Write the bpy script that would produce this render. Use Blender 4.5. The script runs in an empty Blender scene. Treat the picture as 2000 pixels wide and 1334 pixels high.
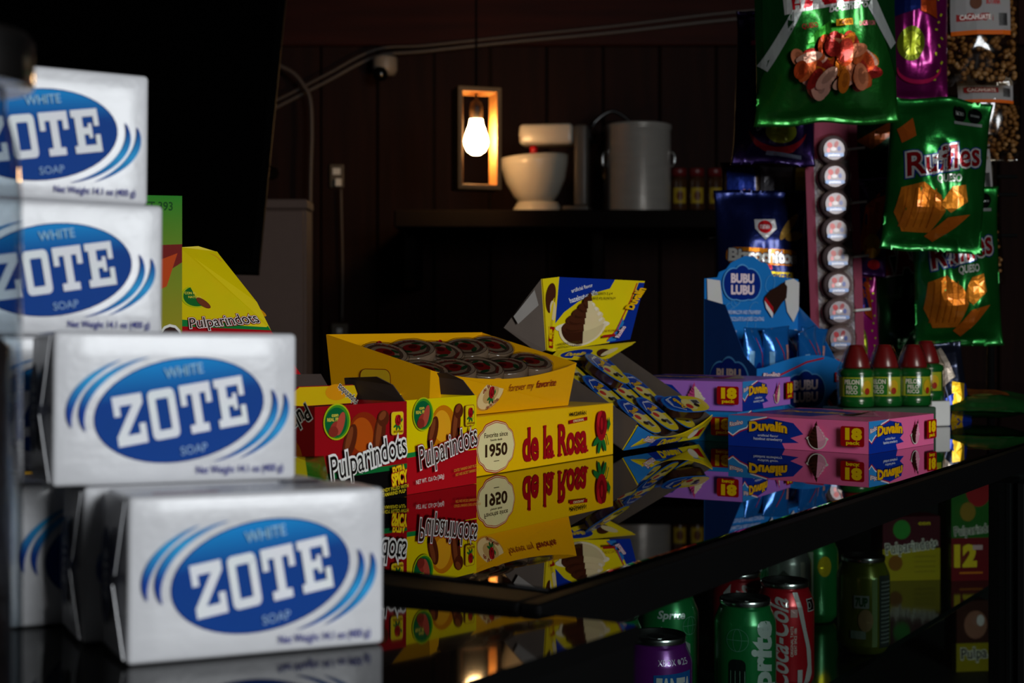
import bpy, bmesh, math, random
from mathutils import Vector, Matrix, noise
from mathutils.geometry import tessellate_polygon
random.seed(7)
SC = bpy.context.scene
COL = SC.collection
R = math.radians
# ------------------------------------------------------------------ camera, light, exposure
F, HZ, H0 = 2777.8, 625.0, 0.131          # focal length in pixels, horizon row, eye height above the counter top
cd = bpy.data.cameras.new('camera'); cam = bpy.data.objects.new('camera', cd); COL.objects.link(cam)
cam.location = (0, 0, H0); cam.rotation_euler = (R(90), 0, 0)
cd.sensor_width = 36; cd.lens = 50; cd.shift_y = -(667 - HZ) / 2000; cd.clip_start = 0.02
cd.dof.use_dof = True; cd.dof.focus_distance = 1.2; cd.dof.aperture_fstop = 11.5
SC.camera = cam
w = bpy.data.worlds.new('world'); SC.world = w; w.use_nodes = True
w.node_tree.nodes['Background'].inputs[0].default_value = (0.9, 0.8, 0.75, 1)
w.node_tree.nodes['Background'].inputs[1].default_value = 0.004
def area(name, loc, target, sx, sy, power, col):
    l = bpy.data.lights.new(name, 'AREA'); l.shape = 'RECTANGLE'; l.size = sx; l.size_y = sy; l.energy = power; l.color = col
    o = bpy.data.objects.new(name, l); COL.objects.link(o); o.location = loc
    o.rotation_euler = (Vector(target) - Vector(loc)).to_track_quat('-Z', 'Y').to_euler(); return o
area('shop_window_daylight', (1.55, -1.3, 0.70), (0.2, 1.3, 0.05), 0.9, 0.9, 54, (0.93, 0.97, 1.0))
SC.view_settings.view_transform = 'Standard'; SC.view_settings.look = 'None'
SC.view_settings.exposure = 0.0; SC.view_settings.gamma = 1.0; SC.view_settings.use_curve_mapping = False

# ------------------------------------------------------------------ helpers
def P(px, py, d):                          # photograph pixel at a real distance -> place in the room
    return Vector(((px - 1000) * d / F, d, H0 - (py - HZ) * d / F))
def G(px, py, z=0.0):                      # photograph pixel of a point that lies at height z
    return P(px, py, (H0 - z) * F / (py - HZ))
def lin(h):
    if not isinstance(h, str): return tuple(h)
    h = h.lstrip('#'); out = []
    for i in (0, 2, 4):
        c = int(h[i:i + 2], 16) / 255
        out.append(c / 12.92 if c <= 0.04045 else ((c + 0.055) / 1.055) ** 2.4)
    return tuple(out)
MATS = {}
def mat(name, col='#808080', rough=0.5, metal=0.0, var=0.12, scale=40, bump=0.0, bscale=60, spec=0.5, coat=0.0, ior=1.5, stretch=None):
    if name in MATS: return MATS[name]
    m = bpy.data.materials.new(name); m.use_nodes = True; N = m.node_tree.nodes; L = m.node_tree.links
    b = N['Principled BSDF']; c = lin(col)
    tc = N.new('ShaderNodeTexCoord'); mp = N.new('ShaderNodeMapping'); L.new(tc.outputs['Object'], mp.inputs[0])
    if stretch: mp.inputs['Scale'].default_value = stretch
    nz = N.new('ShaderNodeTexNoise'); nz.inputs['Scale'].default_value = scale; nz.inputs['Detail'].default_value = 3
    L.new(mp.outputs[0], nz.inputs['Vector'])
    mx = N.new('ShaderNodeMix'); mx.data_type = 'RGBA'
    L.new(nz.outputs['Fac'], mx.inputs['Factor'])
    mx.inputs[6].default_value = tuple(x * (1 - var) for x in c) + (1,)
    mx.inputs[7].default_value = tuple(min(1, x * (1 + var)) for x in c) + (1,)
    L.new(mx.outputs[2], b.inputs['Base Color'])
    b.inputs['Roughness'].default_value = rough; b.inputs['Metallic'].default_value = metal
    b.inputs['IOR'].default_value = ior; b.inputs['Specular IOR Level'].default_value = spec
    b.inputs['Coat Weight'].default_value = coat; b.inputs['Coat Roughness'].default_value = 0.12
    if bump:
        n2 = N.new('ShaderNodeTexNoise'); n2.inputs['Scale'].default_value = bscale; n2.inputs['Detail'].default_value = 4
        L.new(mp.outputs[0], n2.inputs['Vector'])
        bp = N.new('ShaderNodeBump'); bp.inputs['Strength'].default_value = bump; bp.inputs['Distance'].default_value = 0.004
        L.new(n2.outputs['Fac'], bp.inputs['Height']); L.new(bp.outputs[0], b.inputs['Normal'])
    MATS[name] = m; return m
def printed(name, rough=0.4, metal=0.0, bump=0.0, bscale=60, coat=0.0):
    """printed surface: ink colours are carried by the mesh attribute, grain is procedural"""
    if name in MATS: return MATS[name]
    m = mat(name, '#ffffff', rough, metal, 0.0, 60, bump, bscale, 0.10, coat)
    N = m.node_tree.nodes; L = m.node_tree.links
    at = N.new('ShaderNodeAttribute'); at.attribute_name = 'Col'
    mul = N.new('ShaderNodeMix'); mul.data_type = 'RGBA'; mul.blend_type = 'MULTIPLY'; mul.inputs['Factor'].default_value = 0.12
    nz = [n for n in N if n.type == 'TEX_NOISE'][0]
    L.new(at.outputs['Color'], mul.inputs[6]); L.new(nz.outputs['Color'], mul.inputs[7])
    L.new(mul.outputs[2], N['Principled BSDF'].inputs['Base Color']); return m
def clear(name, tint='#ffffff', rough=0.03, amount=0.0, ior=1.45):
    """thin clear glass or film: see-through with a Fresnel reflection"""
    if name in MATS: return MATS[name]
    m = bpy.data.materials.new(name); m.use_nodes = True; N = m.node_tree.nodes; L = m.node_tree.links
    N.remove(N['Principled BSDF']); out = N['Material Output']
    t = N.new('ShaderNodeBsdfTransparent'); t.inputs[0].default_value = lin(tint) + (1,)
    g = N.new('ShaderNodeBsdfGlossy'); g.inputs['Roughness'].default_value = rough
    nz = N.new('ShaderNodeTexNoise'); nz.inputs['Scale'].default_value = 25
    lw = N.new('ShaderNodeLayerWeight'); lw.inputs['Blend'].default_value = 0.5      # Schlick reflection, same from both sides
    pw_ = N.new('ShaderNodeMath'); pw_.operation = 'POWER'; pw_.inputs[1].default_value = 5; L.new(lw.outputs['Facing'], pw_.inputs[0])
    f0 = ((ior - 1) / (ior + 1)) ** 2
    fr = N.new('ShaderNodeMath'); fr.operation = 'MULTIPLY_ADD'; fr.inputs[1].default_value = 1 - f0; fr.inputs[2].default_value = f0; L.new(pw_.outputs[0], fr.inputs[0])
    ad = N.new('ShaderNodeMath'); ad.operation = 'MULTIPLY_ADD'; ad.inputs[1].default_value = amount; ad.use_clamp = True
    L.new(nz.outputs['Fac'], ad.inputs[0]); L.new(fr.outputs[0], ad.inputs[2])
    mx = N.new('ShaderNodeMixShader'); L.new(ad.outputs[0], mx.inputs[0]); L.new(t.outputs[0], mx.inputs[1]); L.new(g.outputs[0], mx.inputs[2])
    L.new(mx.outputs[0], out.inputs['Surface']); MATS[name] = m; return m
def obj(name, me, parent=None, m=None, smooth=None):
    if m and not me.materials: me.materials.append(m)
    if smooth is not None:
        for p in me.polygons: p.use_smooth = smooth
    o = bpy.data.objects.new(name, me); COL.objects.link(o)
    if parent: o.parent = parent
    return o
def mesh(name, v, f, m=None, parent=None, smooth=False):
    me = bpy.data.meshes.new(name); me.from_pydata([tuple(x) for x in v], [], f); me.update()
    return obj(name, me, parent, m, smooth)
def tag(o, label, cat, group=None, kind=None):
    o['label'] = label; o['category'] = cat
    if group: o['group'] = group
    if kind: o['kind'] = kind
    return o
def thing(name, label, cat, loc=(0, 0, 0), rot=(0, 0, 0), group=None):
    o = bpy.data.objects.new(name, None); COL.objects.link(o); o.empty_display_size = 0.02
    o.location = loc; o.rotation_euler = rot; return tag(o, label, cat, group)
def struct(o): o['kind'] = 'structure'; return o
def box(name, x0, x1, y0, y1, z0, z1, m, parent=None, bev=0.0, seg=2):
    bm = bmesh.new(); bmesh.ops.create_cube(bm, size=1)
    for v in bm.verts:
        v.co = Vector((x0 + (v.co.x + .5) * (x1 - x0), y0 + (v.co.y + .5) * (y1 - y0), z0 + (v.co.z + .5) * (z1 - z0)))
    if bev: bmesh.ops.bevel(bm, geom=bm.edges[:], offset=bev, segments=seg, affect='EDGES', profile=0.5)
    me = bpy.data.meshes.new(name); bm.to_mesh(me); bm.free()
    return obj(name, me, parent, m, bool(bev) and seg > 2)
def lathe(name, prof, m, parent=None, n=32, at=(0, 0, 0), smooth=True, wob=0.0):
    v, f = [], []
    for (r, z) in prof:
        for i in range(n):
            a = 2 * math.pi * i / n; rr = r * (1 + wob * math.sin(a * 9) )
            v.append((at[0] + rr * math.cos(a), at[1] + rr * math.sin(a), at[2] + z))
    for k in range(len(prof) - 1):
        for i in range(n):
            j = (i + 1) % n; f.append((k * n + i, k * n + j, (k + 1) * n + j, (k + 1) * n + i))
    if prof[0][0] > 1e-5: f.append(tuple(reversed(range(n))))
    if prof[-1][0] > 1e-5: f.append(tuple(range((len(prof) - 1) * n, len(prof) * n)))
    return mesh(name, v, f, m, parent, smooth)
def tube(name, pts, r, m, parent=None, n=8, smooth=True):
    pts = [Vector(p) for p in pts]; v, f = [], []
    for i, p in enumerate(pts):
        t = (pts[min(i + 1, len(pts) - 1)] - pts[max(i - 1, 0)]).normalized()
        a = t.cross(Vector((0, 0, 1)) if abs(t.z) < .9 else Vector((1, 0, 0))).normalized(); b = t.cross(a)
        for k in range(n):
            q = 2 * math.pi * k / n; v.append(p + a * (r * math.cos(q)) + b * (r * math.sin(q)))
    for i in range(len(pts) - 1):
        for k in range(n):
            j = (k + 1) % n; f.append((i * n + k, i * n + j, (i + 1) * n + j, (i + 1) * n + k))
    f.append(tuple(reversed(range(n)))); f.append(tuple(range((len(pts) - 1) * n, len(pts) * n)))
    return mesh(name, v, f, m, parent, smooth)
def smoothpath(pts, n=8):
    pts = [Vector(p) for p in pts]; out = []
    for i in range(len(pts) - 1):
        p0, p1, p2, p3 = pts[max(i - 1, 0)], pts[i], pts[i + 1], pts[min(i + 2, len(pts) - 1)]
        for k in range(n):
            t = k / n
            out.append(.5 * ((2 * p1) + (p2 - p0) * t + (2 * p0 - 5 * p1 + 4 * p2 - p3) * t * t + (3 * p1 - p0 - 3 * p2 + p3) * t ** 3))
    return out + [pts[-1]]
def panel(name, pts, t, m, parent=None):
    """flat sheet of card through the given outline, with real thickness t"""
    pts = [Vector(p) for p in pts]; n = Vector((0, 0, 0))
    for i in range(len(pts)):
        a, b = pts[i], pts[(i + 1) % len(pts)]; n += a.cross(b)
    n.normalize(); k = len(pts); tri = tessellate_polygon([pts])
    v = pts + [p - n * t for p in pts]; f = [tuple(x) for x in tri] + [tuple(reversed([i + k for i in x])) for x in tri]
    for i in range(k): j = (i + 1) % k; f.append((j, i, i + k, j + k))
    o = mesh(name, v, f, m, parent)
    bm = bmesh.new(); bm.from_mesh(o.data); bmesh.ops.recalc_face_normals(bm, faces=bm.faces[:]); bm.to_mesh(o.data); bm.free()
    return o
# ---- flat print (lettering, pictures) laid on a surface
_gl = {}
def glyphs(s, bold=0.0):
    k = (s, round(bold, 4))
    if k not in _gl:
        cu = bpy.data.curves.new('t', 'FONT'); cu.body = s; cu.size = 1; cu.offset = bold; cu.resolution_u = 3; cu.fill_mode = 'FRONT'
        ob = bpy.data.objects.new('t', cu); me = ob.to_mesh()
        _gl[k] = ([(v.co.x, v.co.y) for v in me.vertices], [tuple(p.vertices) for p in me.polygons])
        ob.to_mesh_clear(); bpy.data.objects.remove(ob); bpy.data.curves.remove(cu)
    return _gl[k]
CAP = max(y for x, y in glyphs('H')[0])
class Print:
    def __init__(s): s.sh = []
    def raw(s, v, f, col, same=False):
        s.sh.append((v, f, lin(col) if not callable(col) else col, same)); return s
    def poly(s, pts, col):
        tri = tessellate_polygon([[Vector((x, y, 0)) for x, y in pts]]); return s.raw(list(pts), [tuple(t) for t in tri], col)
    def rect(s, x0, y0, x1, y1, col, rot=0, rad=0):
        cx, cy = (x0 + x1) / 2, (y0 + y1) / 2; w, h = abs(x1 - x0) / 2, abs(y1 - y0) / 2; pts = []
        if rad:
            for q, (sx, sy) in enumerate(((1, 1), (-1, 1), (-1, -1), (1, -1))):
                for k in range(5):
                    a = R(90 * q + 22.5 * k); pts.append((sx * (w - rad) + rad * math.cos(a), sy * (h - rad) + rad * math.sin(a)))
        else: pts = [(w, h), (-w, h), (-w, -h), (w, -h)]
        c, n = math.cos(R(rot)), math.sin(R(rot))
        return s.poly([(cx + x * c - y * n, cy + x * n + y * c) for x, y in pts], col)
    def ell(s, cx, cy, rx, ry, col, rot=0, n=36, a0=0, a1=360, rings=1):
        c, q = math.cos(R(rot)), math.sin(R(rot)); v = [(cx, cy)]; f = []
        full = a1 - a0 >= 360; m = n if full else n + 1
        for k in range(1, rings + 1):
            for i in range(m):
                a = R(a0 + (a1 - a0) * i / n); x, y = rx * k / rings * math.cos(a), ry * k / rings * math.sin(a)
                v.append((cx + x * c - y * q, cy + x * q + y * c))
        for k in range(rings):
            for i in range(n):
                j = (i + 1) % m
                if k == 0: f.append((0, 1 + i, 1 + j))
                else: o, p = 1 + (k - 1) * m, 1 + k * m; f.append((o + i, p + i, p + j, o + j))
        return s.raw(v, f, col)
    def ring(s, cx, cy, rx, ry, t, col, rot=0, n=36, a0=0, a1=360):
        return s.crescent(cx, cy, rx - t, ry - t, rx, ry, a0, a1, col, rot, n, False)
    def crescent(s, cx, cy, rx, ry, rx2, ry2, a0, a1, col, rot=0, n=24, taper=True):
        c, q = math.cos(R(rot)), math.sin(R(rot)); v, f = [], []
        for i in range(n + 1):
            t = i / n; a = R(a0 + (a1 - a0) * t); k = math.sin(math.pi * t) ** .8 if taper else 1
            for (x, y) in ((rx, ry), (rx + (rx2 - rx) * k, ry + (ry2 - ry) * k)):
                X, Y = x * math.cos(a), y * math.sin(a); v.append((cx + X * c - Y * q, cy + X * q + Y * c))
        for i in range(n): f.append((2 * i, 2 * i + 1, 2 * i + 3, 2 * i + 2))
        return s.raw(v, f, col)
    def line(s, pts, t, col):
        v, f = [], []
        for i, p in enumerate(pts):
            a, b = pts[max(i - 1, 0)], pts[min(i + 1, len(pts) - 1)]; dx, dy = b[0] - a[0], b[1] - a[1]; l = math.hypot(dx, dy) or 1
            v += [(p[0] - dy / l * t / 2, p[1] + dx / l * t / 2), (p[0] + dy / l * t / 2, p[1] - dx / l * t / 2)]
        for i in range(len(pts) - 1): f.append((2 * i, 2 * i + 1, 2 * i + 3, 2 * i + 2))
        return s.raw(v, f, col)
    def text(s, t, cx, cy, h, col, w=None, bold=0.02, rot=0, it=0, out=None, ot=0.05, arc=0):
        """lettering centred on (cx, cy); out/ot draw an outline behind it"""
        v0, _ = glyphs(t, 0); x0, x1 = min(p[0] for p in v0), max(p[0] for p in v0); sy = h / CAP
        sx = w / (x1 - x0) if w else sy; c, q = math.cos(R(rot)), math.sin(R(rot)); mx = (x0 + x1) / 2
        for (cl, bd) in (((out, bold + ot),) if out else ()) + ((col, bold),):
            v, f = glyphs(t, bd); vv = []
            for x, y in v:
                X, Y = (x - mx) * sx, (y - CAP / 2) * sy
                X += it * Y; Y += arc * (1 - (2 * X / ((x1 - x0) * sx)) ** 2) * h
                vv.append((cx + X * c - Y * q, cy + X * q + Y * c))
            s.raw(vv, f, cl)
        return s
    def build(s, name, parent, fn, m, cut=None, step=0.00012, lift=0.00015):
        bm = bmesh.new(); lay = bm.verts.layers.float_color.new('Col'); lf = bm.verts.layers.float.new('lf')
        for i, (v, f, col, same) in enumerate(s.sh):
            b2 = bmesh.new(); l2 = b2.verts.layers.float_color.new('Col')
            vs = [b2.verts.new((x, y, 0)) for x, y in v]
            for q in f:
                try: b2.faces.new([vs[k] for k in q])
                except ValueError: pass
            if cut:
                for ax in (0, 1):
                    lo, hi = min(p[ax] for p in v), max(p[ax] for p in v); k = math.ceil(lo / cut)
                    while k * cut < hi:
                        co = [0, 0, 0]; no = [0, 0, 0]; co[ax] = k * cut; no[ax] = 1
                        bmesh.ops.bisect_plane(b2, geom=b2.verts[:] + b2.edges[:] + b2.faces[:], plane_co=co, plane_no=no, dist=1e-7); k += 1
            mp = {}
            for q in b2.verts:
                cc = col(q.co.x, q.co.y) if callable(col) else col
                n = bm.verts.new(fn(q.co.x, q.co.y, lift + step * i)); n[lay] = tuple(cc) + (1,); mp[q] = n
            for q in b2.faces:
                try: bm.faces.new([mp[k] for k in q.verts])
                except ValueError: pass
            b2.free()
        me = bpy.data.meshes.new(name); bm.to_mesh(me); bm.free()
        return obj(name, me, parent, m)
def flat(o, ex, ey):
    o, ex, ey = Vector(o), Vector(ex).normalized(), Vector(ey).normalized(); n = ex.cross(ey)
    return lambda x, y, l: o + ex * x + ey * y + n * l
def face(side, W, D, H):
    return {'front': flat((0, 0, 0), (1, 0, 0), (0, 0, 1)), 'right': flat((W, 0, 0), (0, 1, 0), (0, 0, 1)),
            'left': flat((0, D, 0), (0, -1, 0), (0, 0, 1)), 'top': flat((0, 0, H), (1, 0, 0), (0, 1, 0))}[side]
def quadmap(a, b, c, d):                    # a,b bottom left/right, c,d top right/left; x,y in 0..1
    a, b, c, d = map(Vector, (a, b, c, d)); n = (b - a).cross(d - a).normalized()
    return lambda x, y, l: (a * (1 - x) + b * x) * (1 - y) + (d * (1 - x) + c * x) * y + n * l
def mix(a, b, t):
    t = max(0, min(1, t)); a, b = lin(a), lin(b); return tuple(x + (y - x) * t for x, y in zip(a, b))
CARD = printed('printed_card', 0.42, coat=0.04); PAPER = printed('printed_paper', 0.6); FOIL = printed('printed_foil', 0.24, 0.25, coat=0.4)
INK = printed('printed_metal', 0.25, 0.55)
BLACK = mat('matte_black_metal', '#030303', 0.6, var=0.2, spec=0.12); GLOSSB = mat('gloss_black', '#040404', 0.12, var=0.2)
KRAFT = mat('grey_board', '#564a41', 0.85, var=0.15, bump=0.1); DKRAFT = mat('dark_board', '#3a2b24', 0.8, var=0.15)
WHITE = mat('white_plastic', '#d8d6d0', 0.4, var=0.05); CHROME = mat('bright_steel', '#c8c8c8', 0.22, 1.0, 0.1)
ORD = ['first', 'second', 'third', 'fourth', 'fifth', 'sixth', 'seventh', 'eighth', 'ninth', 'tenth']
# ------------------------------------------------------------------ the room
FLOORZ = -0.95; WALLY = 4.5
WOOD = mat('dark_stained_wood', '#1f0b05', 0.75, spec=0.15, var=0.7, scale=6, bump=0.25, bscale=18, stretch=(6, 6, 0.5))
WOODB = mat('reddish_board', '#2c0d06', 0.7, spec=0.15, var=0.6, scale=6, bump=0.2, bscale=18, stretch=(0.5, 6, 6))
struct(box('floor', -2.4, 2.6, -2.0, WALLY + .1, FLOORZ - .05, FLOORZ, mat('dark_tile_floor', '#2a221e', 0.5, var=0.3, scale=8)))
struct(box('ceiling', -2.4, 2.6, -2.0, WALLY + .1, 1.9, 1.95, mat('dark_ceiling', '#1c120d', 0.8, var=0.3)))
wb = struct(box('wall_back', -2.4, 2.6, WALLY, WALLY + .1, FLOORZ, 1.9, mat('wall_backing', '#0b0503', 0.9)))
struct(box('wall_left', -2.5, -2.4, -2.0, WALLY, FLOORZ, 1.9, mat('side_wall', '#1c120d', 0.8)))
struct(box('wall_right', 2.6, 2.7, -2.0, WALLY, FLOORZ, 1.9, MATS['side_wall']))
x = -2.38; i = 0
plank_me = None
while x < 2.5:                             # upright boards, each its own piece
    if plank_me is None:
        o = box('plank', 0, .172, -.018, 0, FLOORZ + .01, 1.88, WOOD, wb, .003, 1); plank_me = o.data
    else:
        o = bpy.data.objects.new('plank', plank_me); COL.objects.link(o); o.parent = wb
    o.location = (x, WALLY - .004 * (i % 3 == 1), 0); x += .178; i += 1
struct(box('trim_1', -2.4, 2.6, WALLY - .05, WALLY - .02, P(0, 92, 4.48).z, P(0, 92, 4.48).z + .30, WOODB, None, .004, 1))
# ------------------------------------------------------------------ display counters
CX, CY, CA = 0.0187, 0.693, R(57.3)       # corner and direction of the long counter
bx_, ax_ = Vector((math.cos(CA), math.sin(CA), 0)), Vector((-math.sin(CA), math.cos(CA), 0))
def cc(b, a, z=0.0): return Vector((CX, CY, 0)) + bx_ * b + ax_ * a + Vector((0, 0, z))
MIRROR = mat('black_counter_glass', '#020202', 0.012, var=0.1, ior=1.95, spec=0.5)
PANE = clear('clear_pane', '#f0f7f4', 0.01, 0.0, 1.2)
SHELFG = mat('green_shelf_glass', '#0c1512', 0.08, var=0.1)
CASEIN = mat('case_interior', '#10100f', 0.6)
c1 = thing('display_counter', 'long black glass-topped display counter running back to the snack rack', 'counter', (CX, CY, FLOORZ), (0, 0, CA))
zf = -FLOORZ; L1, W1 = 2.5, .62
box('counter_top', 0, L1, 0, W1, zf - .008, zf, MIRROR, c1, .0012, 2)
fr = box('top_frame', -.03, L1 + .01, -.012, -.0005, zf - .025, zf - .0015, BLACK, c1, .002, 2)
box('frame_end', -.03, -.0005, -.0004, W1, zf - .025, zf - .0015, BLACK, c1, .002, 2)
box('front_pane', .0, L1, -.007, -.003, zf - .52, zf - .0255, PANE, c1)
box('back_panel', 0, L1, W1 - .012, W1, zf - .52, zf - .009, CASEIN, c1)
box('end_panel', -.029, -.02, 0, W1 - .013, zf - .52, zf - .035, CASEIN, c1)
box('end_panel', L1 - .01, L1, 0, W1 - .013, zf - .52, zf - .035, CASEIN, c1)
box('glass_shelf', .0, L1 - .02, .22, W1 - .014, zf - .296, zf - .288, SHELFG, c1, .001, 1)
box('case_floor', -.02, L1 - .011, .0, W1 - .013, zf - .53, zf - .52, CASEIN, c1)
box('base_cabinet', -.03, L1, -.005, W1, 0, zf - .531, mat('dark_laminate', '#161210', 0.5), c1, .003, 1)
box('mullion', .905, .965, -.016, -.0085, zf - .52, zf - .035, BLACK, c1, .001, 1)
box('mullion', .905, .965, -.0025, .02, zf - .52, zf - .035, BLACK, c1, .001, 1)
m_ = box('door_track', .985, .998, -.014, -.0085, zf - .52, zf - .035, mat('track_grey', '#1d1d1d', 0.4), c1)
# near counter: its top leans about one degree away from the camera
TILT = R(2.1)
def zn(x, y): return -.0022 - math.tan(TILT) * (y - .58)
def smoked(name, k):
    """dark dusty glass: black body with a reduced Schlick reflection"""
    m = clear(name, '#000000', 0.03, 0.03, 1.4); N = m.node_tree.nodes; L = m.node_tree.links
    d = N.new('ShaderNodeBsdfDiffuse'); d.inputs[0].default_value = (.003, .003, .003, 1)
    mx = [n for n in N if n.type == 'MIX_SHADER'][0]; L.new(d.outputs[0], mx.inputs[1])
    f = mx.inputs[0].links[0].from_socket; q = N.new('ShaderNodeMath'); q.operation = 'MULTIPLY'; q.inputs[1].default_value = k
    L.new(f, q.inputs[0]); L.new(q.outputs[0], mx.inputs[0]); return m
c2 = thing('display_counter', 'nearer dark display counter carrying the stack of white soap bars', 'counter', (CX, CY, FLOORZ), (0, 0, CA))
def nearslab(name, b0, b1, a0, a1, t0, t1, m):
    v = []
    for t in (t0, t1):
        for (b, a) in ((b0, a0), (b1, a0), (b1, a1), (b0, a1)):
            p = cc(b, a); v.append((b, a, zn(p.x, p.y) + t + zf))
    return mesh(name, v, [(3, 2, 1, 0), (4, 5, 6, 7), (0, 1, 5, 4), (1, 2, 6, 5), (2, 3, 7, 6), (3, 0, 4, 7)], m, c2)
nearslab('counter_top', -1.1, -.033, -.066, .75, -.008, 0, smoked('smoked_counter_glass', 0.6))
nearslab('top_frame', -1.1, -.034, -.064, .75, -.03, -.0085, BLACK)
box('base_cabinet', -1.1, -.034, -.062, .75, 0, zf - .05, mat('brown_laminate', '#3c2f2a', 0.5, var=0.2, scale=10, stretch=(1, 1, 6)), c2, .003, 1)
# ------------------------------------------------------------------ soap bars
SL, SD, SH = .104, .046, .0641
SOAPM = mat('soap_wrapper_paper', '#cdcdd0', 0.36, var=0.04, bump=0.35, bscale=35, coat=0.2)
BLUE, CYAN = '#0a3a9c', '#1583cf'
def zote_letters(pr, cx, cy, wid, hgt, rot, col):
    L = []
    def r(x0, y0, x1, y1): L.append([(x0, y0), (x1, y0), (x1, y1), (x0, y1)])
    x = 0
    r(0, .8, .8, 1); r(0, 0, .8, .2); L.append([(0, .19), (.27, .19), (.8, .81), (.53, .81)]); r(0, .6, .17, .81); r(.63, .19, .8, .4)
    x = .95; o, q = [], []
    for k, (sx, sy) in enumerate(((1, 1), (0, 1), (0, 0), (1, 0))):
        for j in range(4):
            a = R(90 * k + 30 * j); o.append((x + (.62 if sx else .12) + .12 * math.cos(a), (.88 if sy else .12) + .12 * math.sin(a)))
            q.append((x + (.51 if sx else .23) + .03 * math.cos(a), (.79 if sy else .21) + .03 * math.sin(a)))
    for k in range(16): L.append([o[k], o[(k + 1) % 16], q[(k + 1) % 16], q[k]])
    x = 1.83
    r(x, .8, x + .86, 1); r(x + .32, 0, x + .54, .81); r(x + .17, 0, x + .69, .17); r(x, .58, x + .16, .81); r(x + .7, .58, x + .86, .81)
    x = 2.8
    r(x + .1, 0, x + .33, 1); r(x, .83, x + .82, 1); r(x, 0, x + .82, .17); r(x + .32, .42, x + .52, .58); r(x + .48, .33, x + .59, .67); r(x + .67, .6, x + .82, .84); r(x + .67, .16, x + .82, .4)
    tot = 3.62; c, s = math.cos(R(rot)), math.sin(R(rot))
    for p in L:
        v = []
        for X, Y in p:
            X, Y = (X / tot - .5) * wid, (Y - .5) * hgt; v.append((cx + X * c - Y * s, cy + X * s + Y * c))
        pr.raw(v, [tuple(range(len(p)))], col)
def soap_front():
    p = Print(); cx, cy, rot = SL * .507, SH * .485, 9.0
    g = lambda x, y: mix('#128ad4', '#053f90', (SH * .80 - y + (x - cx) * .12) / (SH * .22))
    p.ell(cx, cy, .0367, .0220, '#052a68', rot, 48)
    p.ell(cx, cy, .0362, .0215, g, rot, 48, rings=7)
    zote_letters(p, cx, cy - .0004, .0558, .0210, rot + .5, '#eef0f4')
    p.text('WHITE', SL * .515, SH * .745, .0042, '#9ccbe8', .0165, .01, rot)
    p.text('SOAP', SL * .56, SH * .225, .0035, '#8fb2de', .0115, .005, rot)
    sw = lambda x, y: mix('#2ea2de', '#0a3c96', abs(y - SH * (.36 if x > cx else .7)) / (SH * .21))
    for s, a0 in ((0, -82), (180, -82)):
        for k, (sc, a1) in enumerate(((1.09, 6), (1.23, 0))):
            p.crescent(cx, cy, .0372 * sc, .0225 * sc * 1.02, .0372 * (sc + .10), .0225 * (sc + .115), s + a0 + 6 + 14 * k, s + a1, sw, rot, 26)
    p.text('Net Weight 14.1 oz (400 g)', SL * .755, SH * .085, .0031, '#2a2f8c', SL * .37, .012)
    return p
SOAPPRINT = None
def soap_mesh():
    bm = bmesh.new(); bmesh.ops.create_cube(bm, size=1)
    for v in bm.verts: v.co = Vector(((v.co.x + .5) * SL, (v.co.y + .5) * SD, (v.co.z + .5) * SH))
    bmesh.ops.bevel(bm, geom=bm.edges[:], offset=.0022, segments=3, affect='EDGES', profile=.5)
    bmesh.ops.subdivide_edges(bm, edges=[e for e in bm.edges if e.calc_length() > .02], cuts=6, use_grid_fill=True)
    for v in bm.verts:
        if v.co.y > .004: v.co += Vector((noise.noise(v.co * 60), noise.noise(v.co * 55 + Vector((9, 0, 0))), 0)) * .0008
    me = bpy.data.meshes.new('wrapper'); bm.to_mesh(me); bm.free(); return me
SM = soap_mesh()
def soap_flaps():                          # folded paper at the end of the bar
    a = [(-.0006, .002, .002), (-.0006, SD - .002, .002), (-.0030, SD - .010, SH * .46), (-.0034, .010, SH * .46)]
    b = [(-.0006, .002, SH - .002), (-.0026, .010, SH * .52), (-.0024, SD - .010, SH * .52), (-.0006, SD - .002, SH - .002)]
    return a, b
SOAPU = Vector((math.cos(R(26)), math.sin(R(26)), 0)); SOAPV = Vector((-math.sin(R(26)), math.cos(R(26)), 0))
A0 = Vector((-.1462, .5392, 0))
soapme = {}
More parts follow.
